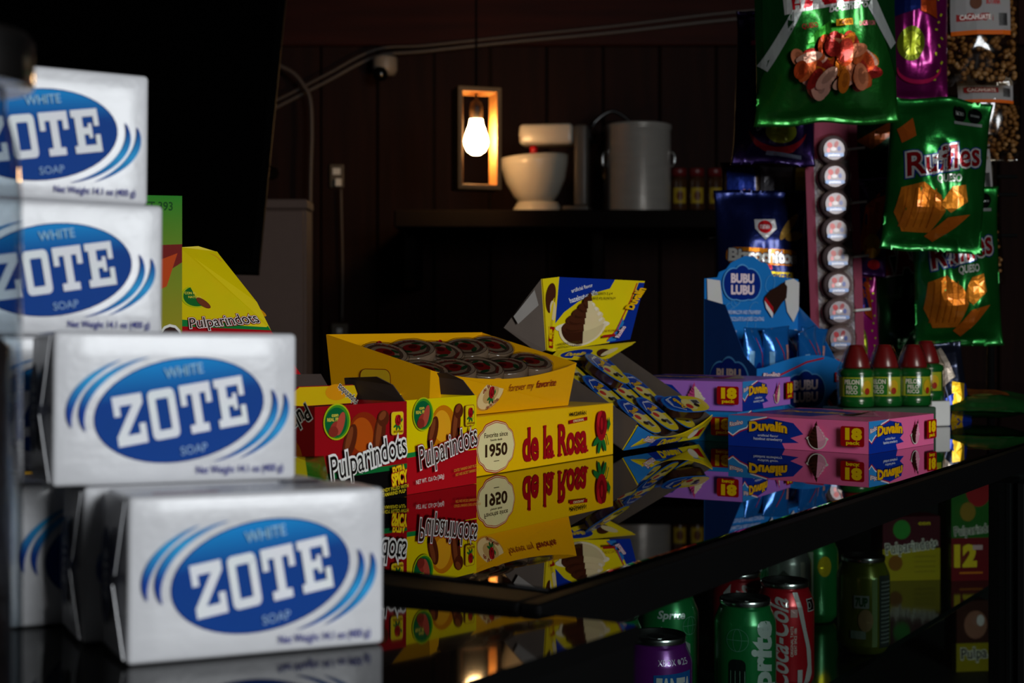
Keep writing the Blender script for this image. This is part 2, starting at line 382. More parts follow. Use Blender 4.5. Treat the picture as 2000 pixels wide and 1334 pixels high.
def soap(u, v, row, label, turn=0.0):
    """u along the bar, v away from the camera, row = how many bars lie below"""
    p = A0 + SOAPU * u + SOAPV * v
    M = Matrix.Translation((p.x, p.y, zn(p.x, p.y))) @ Matrix.Rotation(-TILT, 4, 'X') @ Matrix.Translation((0, 0, row * (SH + .0004) + .0003)) @ Matrix.Rotation(R(26 + turn), 4, 'Z')
    t = thing('soap_bar', label, 'soap', group='paper-wrapped white soap bars stacked on the near counter'); t.matrix_world = M
    if not soapme:
        o = obj('wrapper', SM, t, SOAPM, True); soapme['wrapper'] = o.data
        q = soap_front().build('front_print', o, flat((0, 0, 0), (1, 0, 0), (0, 0, 1)), PAPER, step=.00003); soapme['front_print'] = q.data
        e = Print().ell(SD / 2, SH / 2, .0125, .019, '#0a1f55', rings=3).text('ZOTE', SD / 2, SH / 2, .008, '#c8d0e0', .02, .02, 90)
        q = e.build('end_print', o, flat((-.0036, SD, 0), (0, -1, 0), (0, 0, 1)), PAPER); soapme['end_print'] = q.data
        e = Print().rect(SL * .1, SD * .1, SL * .35, SD * .16, '#c0505a').text('WHITE LAUNDRY SOAP', SL * .6, SD * .3, .004, '#1c2f6e', SL * .55, .02).text('JABON DE LAVANDERIA', SL * .6, SD * .55, .003, '#2a4f8e', SL * .5, .01).rect(SL * .68, SD * .72, SL * .86, SD * .93, '#10204a')
        q = e.build('top_print', o, flat((0, 0, SH + .0003), (1, 0, 0), (0, 1, 0)), PAPER); soapme['top_print'] = q.data
        for pts in soap_flaps(): q = panel('end_flap', pts, .0004, SOAPM, t); soapme.setdefault('flaps', []).append(q.data)
    else:
        o = obj('wrapper', soapme['wrapper'], t)
        for k in ('front_print', 'end_print', 'top_print'): obj(k, soapme[k], o)
        for me in soapme['flaps']: obj('end_flap', me, t)
    return t
soap(0, 0, 0, 'lowest and nearest white soap bar with its whole blue oval label showing')
soap(-.008, .0515, 0, 'white soap bar directly behind the lowest front one, only its crumpled end showing')
soap(-.0206, .0520, 1, 'white soap bar in the second layer with its whole blue oval label showing', 1.5)
soap(-.032, .103, 0, 'white soap bar at the bottom of the tall rear column, sliver of blue swirl showing')
soap(-.053, .146, 1, 'white soap bar second from bottom of the rear column, letter Z showing at left', 1.0)
soap(-.060, .146, 2, 'white soap bar third from bottom, second from the top of the rear column', .5)
soap(-.0665, .149, 3, 'topmost white soap bar of the tall rear column at upper left', 1.5)
# clear jar at the left edge
j = thing('clear_jar', 'clear plastic jar with a metal lid cut off by the left edge beside the soap', 'jar', (-.1935, .47, zn(0, .47)))
lathe('body', [(.0, .001), (.027, .001), (.030, .004), (.030, .17), (.029, .185), (.025, .199), (.025, .206)], clear('jar_plastic', '#d5dde2', 0.06, 0.05), j, 40)
lathe('lid', [(.0, .2065), (.0335, .2065), (.034, .208), (.034, .222), (.032, .2245), (0, .225)], CHROME, j, 40)
lathe('contents', [(.0, .003), (.0265, .003), (.0265, .12), (.02, .127), (0, .128)], mat('dark_candy', '#2b211f', 0.4, var=0.6, scale=90, bump=0.6, bscale=90), j, 24)
# ------------------------------------------------------------------ candy cartons on the counter
def carton(name, label, cat, W, D, H, loc, ang, base, group=None):
    t = thing(name, label, cat, loc, (0, 0, R(ang)), group)
    o = box('carton', 0, W, 0, D, 0, H, base, t, .0006, 1)
    return t, o
YEL = mat('yellow_carton', '#f2bd00', 0.36, var=0.03, coat=0.2, spec=.3)
RED = '#a50d16'
def rose(p, x, y, s, leaf='#1d6b2c'):
    p.line([(x + .1 * s, y - .25 * s), (x + .35 * s, y - .2 * s), (x + .5 * s, y - .55 * s)], .05 * s, leaf)
    p.poly([(x + .42 * s, y - .15 * s), (x + .62 * s, y + .1 * s), (x + .52 * s, y + .35 * s), (x + .4 * s, y + .12 * s)], leaf)
    for a in (-150, -110, -60): p.ell(x + .33 * s * math.cos(R(a)), y - .18 * s + .38 * s * math.sin(R(a)), .26 * s, .1 * s, leaf, a)
    p.ell(x, y + .1 * s, .34 * s, .48 * s, '#a3101a').ell(x - .1 * s, y + .3 * s, .2 * s, .26 * s, '#c21a24').ell(x + .12 * s, y + .34 * s, .17 * s, .22 * s, '#8a0b14').ell(x, y + .12 * s, .16 * s, .3 * s, '#7b0a12').ell(x - .02 * s, y + .16 * s, .08 * s, .2 * s, '#b5161f')
    return p
def serif_rosa(p, x0, x1, y, h, col):
    """de la Rosa in condensed bold serif lettering"""
    k = x1 - x0; S = 'de la Rosa'; v0, _ = glyphs(S); X0, X1 = min(q[0] for q in v0), max(q[0] for q in v0); f = k / (X1 - X0)
    p.text(S, (x0 + x1) / 2, y + h / 2, h, col, k, .036)
    ends = lambda pre: max(q[0] for q in glyphs(pre)[0])
    wd = lambda ch: max(q[0] for q in glyphs(ch)[0]) - min(q[0] for q in glyphs(ch)[0])
    X = lambda q: x0 + (q - X0) * f
    def sr(xc, yy, w_): p.rect(X(xc) - w_ * k / 2, yy, X(xc) + w_ * k / 2, yy + h * .075, col)
    for pre in ('d', 'de l', 'de la', S): e = ends(pre) - .045; sr(e + .02, y - h * .02, .055)
    for pre in ('d', 'de l'): sr(ends(pre) - .075, y + h * 1.0, .04)
    rl = ends('de la R') - wd('R'); sr(rl + .04, y - h * .02, .06); sr(rl + .02, y + h * .945, .05); sr(ends('de la R') - .03, y - h * .02, .055)
    return p
MA = 57.3                                   # cartons stand parallel to the counter front
mzW, mzD, mzH = .250, .155, .0500
org = Vector((-.029, 1.185, .0003)) - bx_ * .014
t, o = carton('mazapan_carton', 'closed yellow mazapan carton with red brand lettering lying flat on the counter', 'candy box', mzW, mzD, mzH, org, MA, YEL)
p = Print(); s0 = .014
bx0, by0, bw, bh = s0 + .028, mzH * .46, .0275, .0205
def badge(p, x, y, w, h, col):
    pts = []
    for k in range(48):
        a = 2 * math.pi * k / 48; c, s = math.cos(a), math.sin(a)
        e = 1.0 / max((abs(c) ** 4.5 + abs(s) ** 4.5) ** (1 / 4.5), 1e-6); e *= 1 + .10 * (max(abs(c), abs(s)) ** 24) - .14 * (abs(math.sin(2 * a)) ** 14)
        pts.append((x + w * e * c, y + h * e * s))
    return p.poly(pts, col)
badge(p, bx0, by0, bw, bh, '#b5252a'); badge(p, bx0, by0, bw - .0008, bh - .0008, '#f4e3a0'); badge(p, bx0, by0, bw - .0014, bh - .0014, '#b5252a'); badge(p, bx0, by0, bw - .0020, bh - .0020, '#f0dfa0')
p.text('Favorite since', bx0, by0 + .0105, .0040, '#3a2312', .036, .012).text('Favorito desde', bx0, by0 + .0062, .0019, '#3a2312', .018, .005).text('1950', bx0, by0 - .0025, .0098, '#3a2312', .033, .03)
p.rect(bx0 - .004, by0 - .0122, bx0 + .004, by0 - .0117, '#3a2312')
serif_rosa(p, s0 + .0705, s0 + .182, mzH * .15, mzH * .54, RED)
p.text('MAZAPÁN', s0 + .1645, mzH * .875, .0035, '#2a1a10', .029, .02)
p.poly([(s0 + .148, mzH * .70), (s0 + .181, mzH * .73), (s0 + .181, mzH * .80), (s0 + .148, mzH * .77)], RED).text('ORIGINAL', s0 + .1645, mzH * .75, .0021, '#f4e3a0', .02, .02, 2)
rose(p, s0 + .207, mzH * .54, .030)
p.build('front_print', o, face('front', mzW, mzD, mzH), CARD)
# open tray of mazapan on top
tl, tw = .222, .098
tb = Vector((.056, 1.331, mzH + .0008)) - bx_ * tl + ax_ * .004
t = thing('mazapan_tray', 'open yellow cardboard tray full of wrapped mazapan discs on the closed carton', 'candy box', tb, (0, 0, R(MA)))
hf, hb, fl = .040, .068, .009
YELT = mat('yellow_tray_card', '#e8a500', 0.4, var=0.03, coat=0.15, spec=.3)
panel('tray_floor', [(0, 0, .0012), (tl, 0, .0012), (tl, tw, .0012), (0, tw, .0012)], .001, YELT, t)
front = []
for k in range(15):
    q = k / 14; front.append((-fl * .3 + q * (tl + fl * 1.3), -.004, hf - .011 * math.sin(math.pi * min(1, max(0, (q - .0) / 1.0))) ** .8))
fo = panel('front_wall', [(0, 0, 0.0002), (tl, 0, 0.0002)] + front[::-1], .0009, YELT, t)
panel('back_wall', [(tl, tw, .0002), (0, tw, .0002), (-fl * .4, tw + .006, hb), (tl + fl, tw + .006, hb)], .0009, YELT, t)
lo = panel('end_wall', [(0, tw, .0002), (0, 0, .0002), (-fl * .3, -.004, hf), (-fl * .4, tw + .006, hb)], .0009, YELT, t)
panel('end_wall', [(tl, 0, .0002), (tl, tw, .0002), (tl + fl, tw + .006, hb), (tl + fl, -.004, hf)], .0009, YELT, t)
p = Print(); p.ell(.088, .0165, .0225, .0118, '#c98f35', 22).ell(.088, .0165, .0208, .0106, '#e8c98a', 22).ell(.088, .0165, .0125, .0066, '#c8a060', 22)
p.text('de la Rosa', .0865, .0235, .0034, '#8a1a12', .024, .02, 24, arc=.5); rose(p, .088, .0170, .011)
p.text('de la Rosa', .0895, .0088, .003, '#8a1a12', .019, .02, 24)
p.text('forever my', .1345, .0215, .0062, '#8a2414', .041, -.004, 1.5, .25).text('favorite', .1765, .0228, .0062, '#8a2414', .034, .012, 1.5, .25)
p.build('front_print', fo, lambda x, y, l: Vector((x, -.004 * y / hf - l, y)), CARD)
p = Print(); p.rect(.030, .006, .062, .040, '#7c2a10', 0, .006).rect(.0306, .0066, .0614, .0394, '#d8b020', 0, .0055); rose(p, .046, .024, .016)
p.text('de la Rosa', .046, .012, .004, '#7c2a10', .024, .02)
p.build('end_print', lo, quadmap((0, tw, 0), (0, tw - .1, 0), (-fl * .3, tw - .1, .1), (-fl * .4, tw, .1)) if False else (lambda x, y, l: Vector((-.0035 * y / .05 - .0006 - l, tw - x, y))), CARD)
p = Print()
for k in range(5):
    rose(p, .020 + k * .044, hb - .0125, .011); p.text('de la Rosa', .044 + k * .044 - .004, hb - .014, .0050, '#7c1a12', .024, .02)
p.build('back_print', t, lambda x, y, l: Vector((x, tw + .006 * y / hb - .0012 - l, y)), CARD)
panel('candy_riser', [(.002, .002, .020), (tl - .002, .002, .020), (tl - .002, tw - .002, .033), (.002, tw - .002, .033)], .001, YELT, t)
# wrapped mazapan discs
FILM = clear('wrapper_film', '#f4f0ea', 0.16, 0.06, 1.25)
def disc(label, b, a, z, tx, tz, tilt2=0.0):
    pos = tb + bx_ * b + ax_ * a + Vector((0, 0, z))
    o = thing('mazapan_candy', label, 'candy', group='wrapped mazapan discs in the yellow tray'); o.matrix_world = Matrix.Translation(pos) @ Matrix.Rotation(R(18), 4, 'Z') @ Matrix.Rotation(R(tx), 4, 'X') @ Matrix.Rotation(R(tilt2), 4, 'Y') @ Matrix.Rotation(R(tz), 4, 'Z')
    if not DISC:
        c = lathe('candy_disc', [(0, 0), (.0195, 0), (.0205, .001), (.0205, .010), (.0195, .011), (0, .0111)], mat('peanut_marzipan', '#6d5a48', 0.8, var=0.25, bump=0.4, bscale=120), o, 28); DISC['candy_disc'] = c.data
        wv = lathe('wrapper', [(0, -.0004), (.0200, -.0006), (.0215, .001), (.0214, .0105), (.0205, .0122), (.0185, .0120)], FILM, o, 54, wob=.018); DISC['wrapper'] = wv.data
        q = Print(); q.ell(0, 0, .0196, .0196, '#4c382e').ring(0, 0, .0190, .0190, .0030, '#94806e').ell(0, 0, .0125, .0125, '#86705e')
        q.text('de la Rosa', 0, .0135, .0032, '#7a1512', .022, .02, arc=.6).text('MAZAPAN', 0, -.0145, .0026, '#7a1512', .016, .02)
        q.ell(0, 0, .0085, .0080, '#7a1414').ell(.002, .002, .004, .004, '#4d0a0a').ell(.009, -.004, .0055, .0022, '#1d4024', 35).ell(-.009, -.004, .0055, .0022, '#1d4024', -35).ell(.008, .006, .004, .0018, '#1d4024', -30)
        r = q.build('label', o, lambda x, y, l: Vector((x, y, .0113 + l)), FOIL, step=.00006); DISC['label'] = r.data
    else:
        for k in ('candy_disc', 'wrapper', 'label'): obj(k, DISC[k], o)
DISC = {}
for k in range(5):
    disc(f'wrapped mazapan disc, {ORD[k]} from the left in the back row of the yellow tray', .030 + k * .0415, .070, .0420 + (.003 if k % 2 else 0) + (.004 if k == 4 else 0), 25 - 3 * (k % 2), k * 40 - 20, 4 * (-1) ** k)
for k in range(5):
    disc(f'wrapped mazapan disc, {ORD[k]} from the left in the front row of the yellow tray', .030 + k * .0415, .0270, .0285 + (.003 if k == 4 else 0), 19 + 2 * (k % 3), 20 + k * 55 - 60, 3 * (-1) ** k)
# ---- coated tamarind cartons
pw, pd, ph = .091, .064, .0707
def pulp_front(spicy):
    p = Print(); W, H = pw, ph
    if not spicy:
        p.rect(0, 0, W, H, '#e8cf00').rect(0, 0, W, H * .385, '#b3101a').poly([(0, H * .385), (W, H * .43), (W, H * .475), (0, H * .44)], '#16833a')
        p.poly([(0, H * .36), (W, H * .40), (W, H * .432), (0, H * .388)], '#b3101a')
    else:
        p.rect(0, 0, W, H, '#9a0c16').rect(0, 0, W, H * .33, '#0c0a0a').poly([(0, H * .27), (W, H * .30), (W, H * .35), (0, H * .33)], '#0f6a30').rect(0, H * .35, W, H * .37, '#9a0c16')
    p.ell(W * .52, H * .66, .0165, .0185, '#d07a08' if not spicy else '#8e2a0c', 20).ell(W * .49, H * .69, .011, .0125, '#eda51c' if not spicy else '#b8500e', 20)
    for (x, y, a, l) in ((.36, .63, 70, .013), (.68, .67, 80, .017), (.72, .84, 40, .006)):   # tamarind pods, no faces
        p.ell(W * x, H * y, l, .0058, '#5a2410', a).ell(W * x - .001, H * y + .002, l * .7, .0026, '#84401e', a)
    p.ell(W * .215, H * .84, .0128, .0128, '#b9c414').ell(W * .215, H * .84, .0118, .0118, '#3f8e1e').ell(W * .205, H * .835, .0105, .0105, '#0c6233')
    p.text('con', W * .19, H * .91, .0024, '#e8d24a', .006, .03).text('REAL FRUIT', W * .195, H * .865, .0022, '#e8d24a', .0155, .03)
    p.ell(W * .20, H * .775, .0060, .0048, '#a2352a', 30).ell(W * .245, H * .82, .0035, .0085, '#b94a38', -20).ell(W * .17, H * .745, .0045, .0038, '#8a2d22')
    p.rect(W * .795, H * .66, W * .935, H * .90, '#e8b93c' if spicy else '#a8721a', 0, .002).rect(W * .803, H * .668, W * .927, H * .892, '#e8cf10', 0, .0017); rose(p, W * .865, H * .80, .0085)
    p.text('de la Rosa', W * .865, H * .70, .0019, '#8a1a12', .0095, .02)
    a = 10.5; cx, cy = W * .535, H * .475
    p.text('Pulparindots', cx, cy, .0170, '#a30f18' if not spicy else '#f4f2ee', W * .83, .075, a, .05)
    p.text('Pulparindots', cx, cy, .0170, '#f2eee6', W * .83, .045, a, .05)
    p.text('Pulparindots', cx, cy, .0170, '#3a1b12' if not spicy else '#17110f', W * .83, .004, a, .05)
    if spicy:
        p.text('EXTRA', W * .86, H * .30, .0055, '#f0cc10', .0125, .05, 8, 0, '#a30f18', .05).text('SPICY', W * .865, H * .215, .0082, '#f0cc10', .0155, .05, 8, 0, '#a30f18', .06)
        p.text('CANDY FILLED WITH', W * .80, H * .115, .0025, '#d8c020', .030, .01, 3).text('TAMARIND PULP', W * .80, H * .068, .0025, '#d8c020', .024, .01, 3)
    else:
        p.text('NET WT. 12.6 Oz (360g)', W * .27, H * .14, .0032, '#e8dcd0', .035, .01, 3)
        p.text('COATED TAMARIND CANDY FILLED WITH', W * .80, H * .205, .0021, '#e0902a', .036, .012, 3).text('HOT AND SALTED TAMARIND PULP', W * .80, H * .155, .0021, '#e0902a', .032, .012, 3)
    return p
def open_carton(label, loc, ang, spicy):
    t = thing('candy_carton', label, 'candy box', loc, (0, 0, R(ang)), 'open tamarind candy cartons')
    base = mat('crimson_carton', '#9a0c16', 0.38, var=0.04, coat=.15) if spicy else mat('lemon_carton', '#e8cf00', 0.38, var=0.04, coat=.15)
    e = .0007; W, D, H = pw, pd, ph
    panel('bottom', [(0, 0, .0009), (W, 0, .0009), (W, D, .0009), (0, D, .0009)], .0008, base, t)
    f = panel('front_wall', [(0, 0, .0001), (W, 0, .0001), (W, 0, H), (0, 0, H)], e, base, t)
    panel('side_wall', [(0, D, .0001), (0, e, .0001), (0, e, H), (0, D, H)], e, base, t)
    panel('side_wall', [(W, e, .0001), (W, D, .0001), (W, D, H), (W, e, H)], e, base, t)
    panel('back_wall', [(W - e, D, .0001), (e, D, .0001), (e, D, H), (W - e, D, H)], e, base, t)
    panel('inner_liner', [(e * 2, D - e * 2, .002), (W - e * 2, D - e * 2, .002), (W - e * 2, D - e * 2, H - .001), (e * 2, D - e * 2, H - .001)], e, DKRAFT, t)
    pulp_front(spicy).build('front_print', f, face('front', W, D, H), CARD)
    # end flap standing up, bare board inside
    panel('end_flap', [(W - .0005, .001, H), (W - .0005, D - .001, H), (W - .006, D - .004, H + .016), (W - .009, .022, H + .018), (W - .004, .010, H + .012)], e, DKRAFT, t)
    if spicy:
        panel('end_flap', [(W - .012, D + .001, H), (.004, D + .001, H), (.008, D + .005, H + .020), (W - .022, D + .006, H + .019)], e, DKRAFT, t)
        q = panel('torn_flap', [(.006, D - .016, H - .003), (W - .008, D - .016, H - .003), (W - .003, D - .015, H + .004), (W - .006, D - .013, H + .011), (.03, D - .013, H + .0115), (.018, D - .014, H + .004), (.006, D - .013, H + .012)], e, base, t)
        z = Print().poly([(.006, -.003), (W - .008, -.003), (W - .0035, .004), (W - .006, .0105), (.03, .011), (.018, .004), (.006, .011)], '#d9b40c').ell(.066, .006, .011, .006, '#e0930e').text('Pulparindots', W - .014, .0035, .005, '#1c1412', .022, .02, 142, 0, '#e8e0d0', .05)
        z.build('flap_print', q, lambda x, y, l: Vector((x, D - .0157 + .0016 * (y + .003) / .015 - l - .0001, H + y)), CARD)
        s = Print().rect(.0, 0, D, H, '#8c0c14').text('Pulparindots', D * .5, H * .70, .012, '#17110f', D * 1.0, .02, 215, 0, '#e8e0d0', .05).ell(D * .6, H * .45, .014, .016, '#a8500e').ell(D * .5, H * .85, .014, .010, '#d89a10')
        s.build('side_print', t, flat((-.0001, D, 0), (0, -1, 0), (0, 0, 1)), CARD)
    return t
open_carton('open yellow-and-red tamarind candy carton beside the mazapan carton', (-.0795, 1.063, .0002), 56, False)
open_carton('open dark red extra spicy tamarind candy carton between soap and yellow carton', (-.1365, .9835, .0002), 50, True)
# small green bag lying behind the lowest soap
def pillow(name, W, H, T, m, parent, nx=16, nz=20, seed=0, wr=.003, flare=0.0, seal=.06):
    """sealed pouch, front side -Y; returns the mapping of its front"""
    rnd = random.Random(seed); off = Vector((rnd.random() * 50, rnd.random() * 50, 0))
    def pos(x, y, l, sgn=-1):
        u, v = max(-1, min(1, 2 * x / W)), max(0, min(1, y / H)); e = min(v, 1 - v)
        b = (1 - abs(u) ** 2.6) ** .8 * min(1, max(0, (e - seal) / .22)) ** .6
        k = 1 - .10 * b + flare * (abs(2 * v - 1) ** 6)
        n = noise.noise(Vector((x * 26, y * 20, sgn * 3)) + off) * wr + abs(noise.noise(Vector((x * 45, y * 12, sgn * 7)) + off)) * wr * .8
        n *= (.35 + .65 * (1 - abs(u) ** 6))
        zz = y + noise.noise(Vector((x * 18, v * 2, 5)) + off) * wr * .9 * (1 if v > .9 or v < .1 else .2)
        return Vector((x * k, sgn * (T / 2 * b + .0006) + n * (1 if sgn < 0 else .6) + sgn * l, zz))
    v, f = [], []
    for sgn in (-1, 1):
        for j in range(nz + 1):
            for i in range(nx + 1):
                v.append(pos((i / nx - .5) * W, j / nz * H, 0, sgn))
    K = (nx + 1) * (nz + 1)
    for s in (0, 1):
        for j in range(nz):
            for i in range(nx):
                a = s * K + j * (nx + 1) + i; q = (a, a + 1, a + nx + 2, a + nx + 1); f.append(q if s == 0 else q[::-1])
    rim = [i for i in range(nx + 1)] + [j * (nx + 1) + nx for j in range(1, nz + 1)] + [nz * (nx + 1) + i for i in range(nx - 1, -1, -1)] + [j * (nx + 1) for j in range(nz - 1, 0, -1)]
    for k in range(len(rim)):
        a, b = rim[k], rim[(k + 1) % len(rim)]; f.append((b, a, a + K, b + K))
    o = mesh(name, v, f, m, parent, True)
    return o, pos
def foil(name, col, rough=.26, metal=.35): return mat(name, col, rough, metal, .12, 30, .35, 45, .5, .3)
g0 = G(640, 985)
gb = thing('candy_bag', 'green and yellow candy bag lying between soap and the spicy carton', 'bag', (-.150, .868, .010), (R(-74), 0, R(12)))
o, fn = pillow('pouch', .085, .10, .022, foil('green_candy_foil', '#2f7d1c'), gb, seed=3)
Print().rect(-.03, .04, .03, .09, '#d9c61c').text('dots', 0, .078, .014, '#1a1412', .045, .03, 0, 0, '#efe8da', .06).ell(0, .04, .02, .014, '#a8221a').build('front_print', o, fn, FOIL, .008, lift=.0006)
# ---- tall display boxes behind the soap
t, o = carton('display_carton', 'tall green and yellow tamarind bar display box half hidden behind the soap', 'candy box', .11, .05, .222, P(150, 640, 1.03) * 1, 14, mat('amber_carton', '#e8a80a', 0.4, var=0.04))
t.location = (-.3495, 1.020, .0003)
p = Print(); W, H = .11, .222
p.rect(0, 0, W, H, lambda x, y: mix('#e0a010', '#e8d400', (y - .09) / .06) if y < .16 else mix('#e8d400', '#2c8a22', (y - .165) / .03)).text('NET 393', W * .82, H * .965, .006, '#145014', .026, .02)
p.poly([(W * .62, H * .83), (W * 1.0, H * .84), (W * 1.0, H * .78), (W * .70, H * .68)], '#7c1a14').poly([(W * .62, H * .74), (W * .97, H * .81), (W * .9, H * .70), (W * .65, H * .64)], '#c9480e')
p.text('Pulparindo', W * .50, H * .53, .022, '#3a1b12', W * .96, .03, 4, 0, '#f0ece2', .06).ell(W * .75, H * .74, .010, .010, '#e8e0d0').ell(W * .75, H * .74, .007, .007, '#a01818')
p.build('front_print', o, face('front', W, .05, H), CARD)
t = thing('candy_carton', 'tamarind candy carton behind the soap with its yellow lid folded up', 'candy box', (-.2850, 1.165, .0003), (0, 0, R(14)), 'open tamarind candy cartons')
LEM = mat('lemon_carton', '#e8cf00', 0.38)
o = box('carton', 0, .10, 0, .065, 0, .07, LEM, t, .0006, 1); pulp_front(False).build('front_print', o, face('front', .09, .06, .07), CARD)
IM = Matrix.Translation((-.2850, 1.165, .0003)) @ Matrix.Rotation(R(14), 4, 'Z'); IM.invert()
q4 = [P(345, 745, 1.165), P(590, 735, 1.195), P(424, 492, 1.235), P(350, 483, 1.215)]
a_, b_, c_, d_ = [IM @ q for q in q4]
lidp = [a_, b_, b_.lerp(c_, .35), b_.lerp(c_, .55) + Vector((.002, 0, .004)), c_, c_.lerp(d_, .5) + Vector((0, 0, .003)), d_]
o = panel('raised_lid', lidp, .0009, LEM, t)
fn = quadmap(a_, b_, c_, d_); p = Print()
p.poly([(0, 0), (1, 0), (1, .40), (0, .40)], '#b3101a').poly([(0, .40), (1, .36), (1, .40), (0, .45)], '#16833a').poly([(0, .45), (1, .40), (1, 1), (0, 1)], '#e3cb08')
for k, (x, y) in enumerate(((.3, .97), (.75, .96))): p.ell(x, y - .04, .2, .055, '#e0a21a')
p.ell(.93, .56, .16, .05, '#d9940f', -30).ell(.62, .80, .27, .075, '#5a2410', -12).ell(.55, .81, .14, .045, '#a5601e', -12)
p.ell(.24, .62, .2, .085, '#b9c414').ell(.24, .62, .17, .075, '#1c6b2a').text('CON FRUTA', .22, .645, .018, '#e8d24a', .26, .03).text('NATURAL', .24, .615, .016, '#e8d24a', .2, .03).ell(.33, .57, .09, .03, '#7a3a22', -20)
for cl, bd in (('#a30f18', .085), ('#f2eee6', .05), ('#3a1b12', .006)): p.text('Pulparindots', .53, .435, .075, cl, .80, bd, 3)
p.build('lid_print', o, fn, CARD, lift=.0004)
# ------------------------------------------------------------------ eighteen-pack cartons and the rest of the far counter
dW, dD, dH = .157, .155, .0318
def swirl(p, x, y, s, c1_, c2_, tub='#d8cfc4'):
    """two-coloured cream swirl in a small clear tub"""
    dk = mix(c1_, '#000000', .35); lt = mix(c2_, '#ffffff', .3)
    p.ell(x, y - .12 * s, .66 * s, .16 * s, mix(tub, '#ffffff', .2)).ell(x, y - .10 * s, .58 * s, .60 * s, tub, 0, 24, 180, 360)
    p.ell(x, y - .10 * s, .52 * s, .54 * s, dk, 0, 20, 180, 275).ell(x, y - .10 * s, .52 * s, .54 * s, mix(c2_, c1_, .15), 0, 20, 275, 360)
    for k, (w_, h_, yy) in enumerate(((.52, .22, -.06), (.44, .20, .12), (.32, .18, .28), (.20, .16, .43), (.10, .18, .56))):
        p.ell(x, y + yy * s, w_ * s, h_ * s, c1_, 8, 14, 90, 270).ell(x, y + yy * s, w_ * s, h_ * s, c2_, 8, 14, -90, 90)
        p.crescent(x, y + yy * s, w_ * .80 * s, h_ * .70 * s, w_ * .97 * s, h_ * .95 * s, 190, 262, dk, 8, 10).crescent(x, y + yy * s, w_ * .7 * s, h_ * .6 * s, w_ * .95 * s, h_ * .95 * s, -10, 70, lt, 8, 10)
    p.poly([(x - .07 * s, y + .60 * s), (x + .09 * s, y + .60 * s), (x + .03 * s, y + .88 * s)], c1_)
    return p
def tag18(p, x0, y0, x1, y1):
    W, H = x1 - x0, y1 - y0
    p.rect(x0, y0, x1, y1, '#9e0812', 0, .0022).text('18', (x0 + x1) / 2 + W * .05, y0 + H * .62, H * .50, '#eec400', W * .60, .07).text('pack', (x0 + x1) / 2 + W * .02, y0 + H * .19, H * .17, '#eec400', W * .55, .04)
    return p
def duv_face(p, W, H, bg, c1_, c2_, flav, narrow=False):
    p.rect(0, 0, W, H, bg)
    e = .60 if not narrow else .56
    p.poly([(0, 0), (W * .42, 0), (W * .40, H * .18), (W * .52, H * .22), (W * .46, H * .36), (W * e * .92, H * .5), (W * .48, H * .84), (W * .30, H * .96), (W * .16, H * .86), (W * .12, H * .60), (W * .04, H * .36), (0, H * .46)], '#0d2f93')
    p.poly([(0, H * .46), (W * .03, H * .36), (W * .08, H * .52), (W * .14, H * .62), (W * .18, H * .9), (W * .28, H), (0, H)], '#2e86c8')
    p.line([(0, H * .45), (W * .035, H * .35), (W * .085, H * .52), (W * .14, H * .62), (W * .17, H * .86), (W * .29, H * .99)], H * .04, '#e8e4e8')
    p.line([(0, H * .42), (W * .035, H * .31), (W * .09, H * .48), (W * .145, H * .58), (W * .185, H * .84), (W * .30, H * .96)], H * .03, '#c21822')
    p.text('Ricolino', W * .062, H * .75, H * .13, '#f0eaec', W * .10, .02, 12, .2, '#b01822', .06)
    tx = W * .30
    p.text('Duvalín', tx, H * .66, H * .28, '#f0b400', W * (.27 if not narrow else .36), .05, 0, 0, '#0a1f60', .06, arc=.18)
    p.text('artificial flavor', tx, H * .40, H * .07, '#d8dcec', W * .15, .01).text(flav, tx, H * .29, H * .085, '#d8dcec', W * .21, .01)
    swirl(p, W * (.655 if not narrow else .68), H * .46, H * (.58 if not narrow else .52), c1_, c2_)
    tag18(p, W * .825, H * .22, W * (.985), H * .84)
    return p
def duv_carton(label, loc_near, ang, z, bg, c1_, c2_, flav, right=True):
    xd = Vector((math.cos(R(ang)), math.sin(R(ang)), 0)); org = Vector((loc_near[0], loc_near[1], z)) - xd * dW
    base = mat('carton_' + bg.strip('#'), bg, 0.35, var=.03, coat=.25, spec=.3)
    t, o = carton('cream_candy_carton', label, 'candy box', dW, dD, dH, org, ang, base, 'flat eighteen-pack cream candy cartons')
    duv_face(Print(), dW, dH, bg, c1_, c2_, flav).build('front_print', o, face('front', dW, dD, dH), CARD)
    duv_face(Print(), dD, dH, bg, c1_, c2_, flav, True).build('side_print', o, face('right', dW, dD, dH), CARD)
    q = Print().rect(0, 0, dW, dD, bg).poly([(0, dD * .3), (dW * .5, dD * .2), (dW * .6, dD * .7), (dW * .2, dD * .95), (0, dD * .9)], '#0d2f93').text('Duvalín', dW * .32, dD * .6, .02, '#f0b400', dW * .45, .04); swirl(q, dW * .72, dD * .5, .035, c1_, c2_)
    q.build('top_print', o, face('top', dW, dD, dH), CARD)
    return t
duv_carton('flat pink hazelnut strawberry cream carton at the front edge of the counter', (.347, 1.384), -39.5, .0002, '#ec6a9c', '#3a1a10', '#f0a0b8', 'hazelnut strawberry')
duv_carton('flat blue cream carton underneath the purple one', (.2400, 1.520), -29, .0002, '#1a7cc0', '#3a1a10', '#e8dcc8', 'hazelnut vanilla')
duv_carton('flat purple strawberry vanilla cream carton on top of the blue one', (.2475, 1.528), -30, dH + .0010, '#b070d0', '#d04884', '#e8d8b0', 'strawberry vanilla')
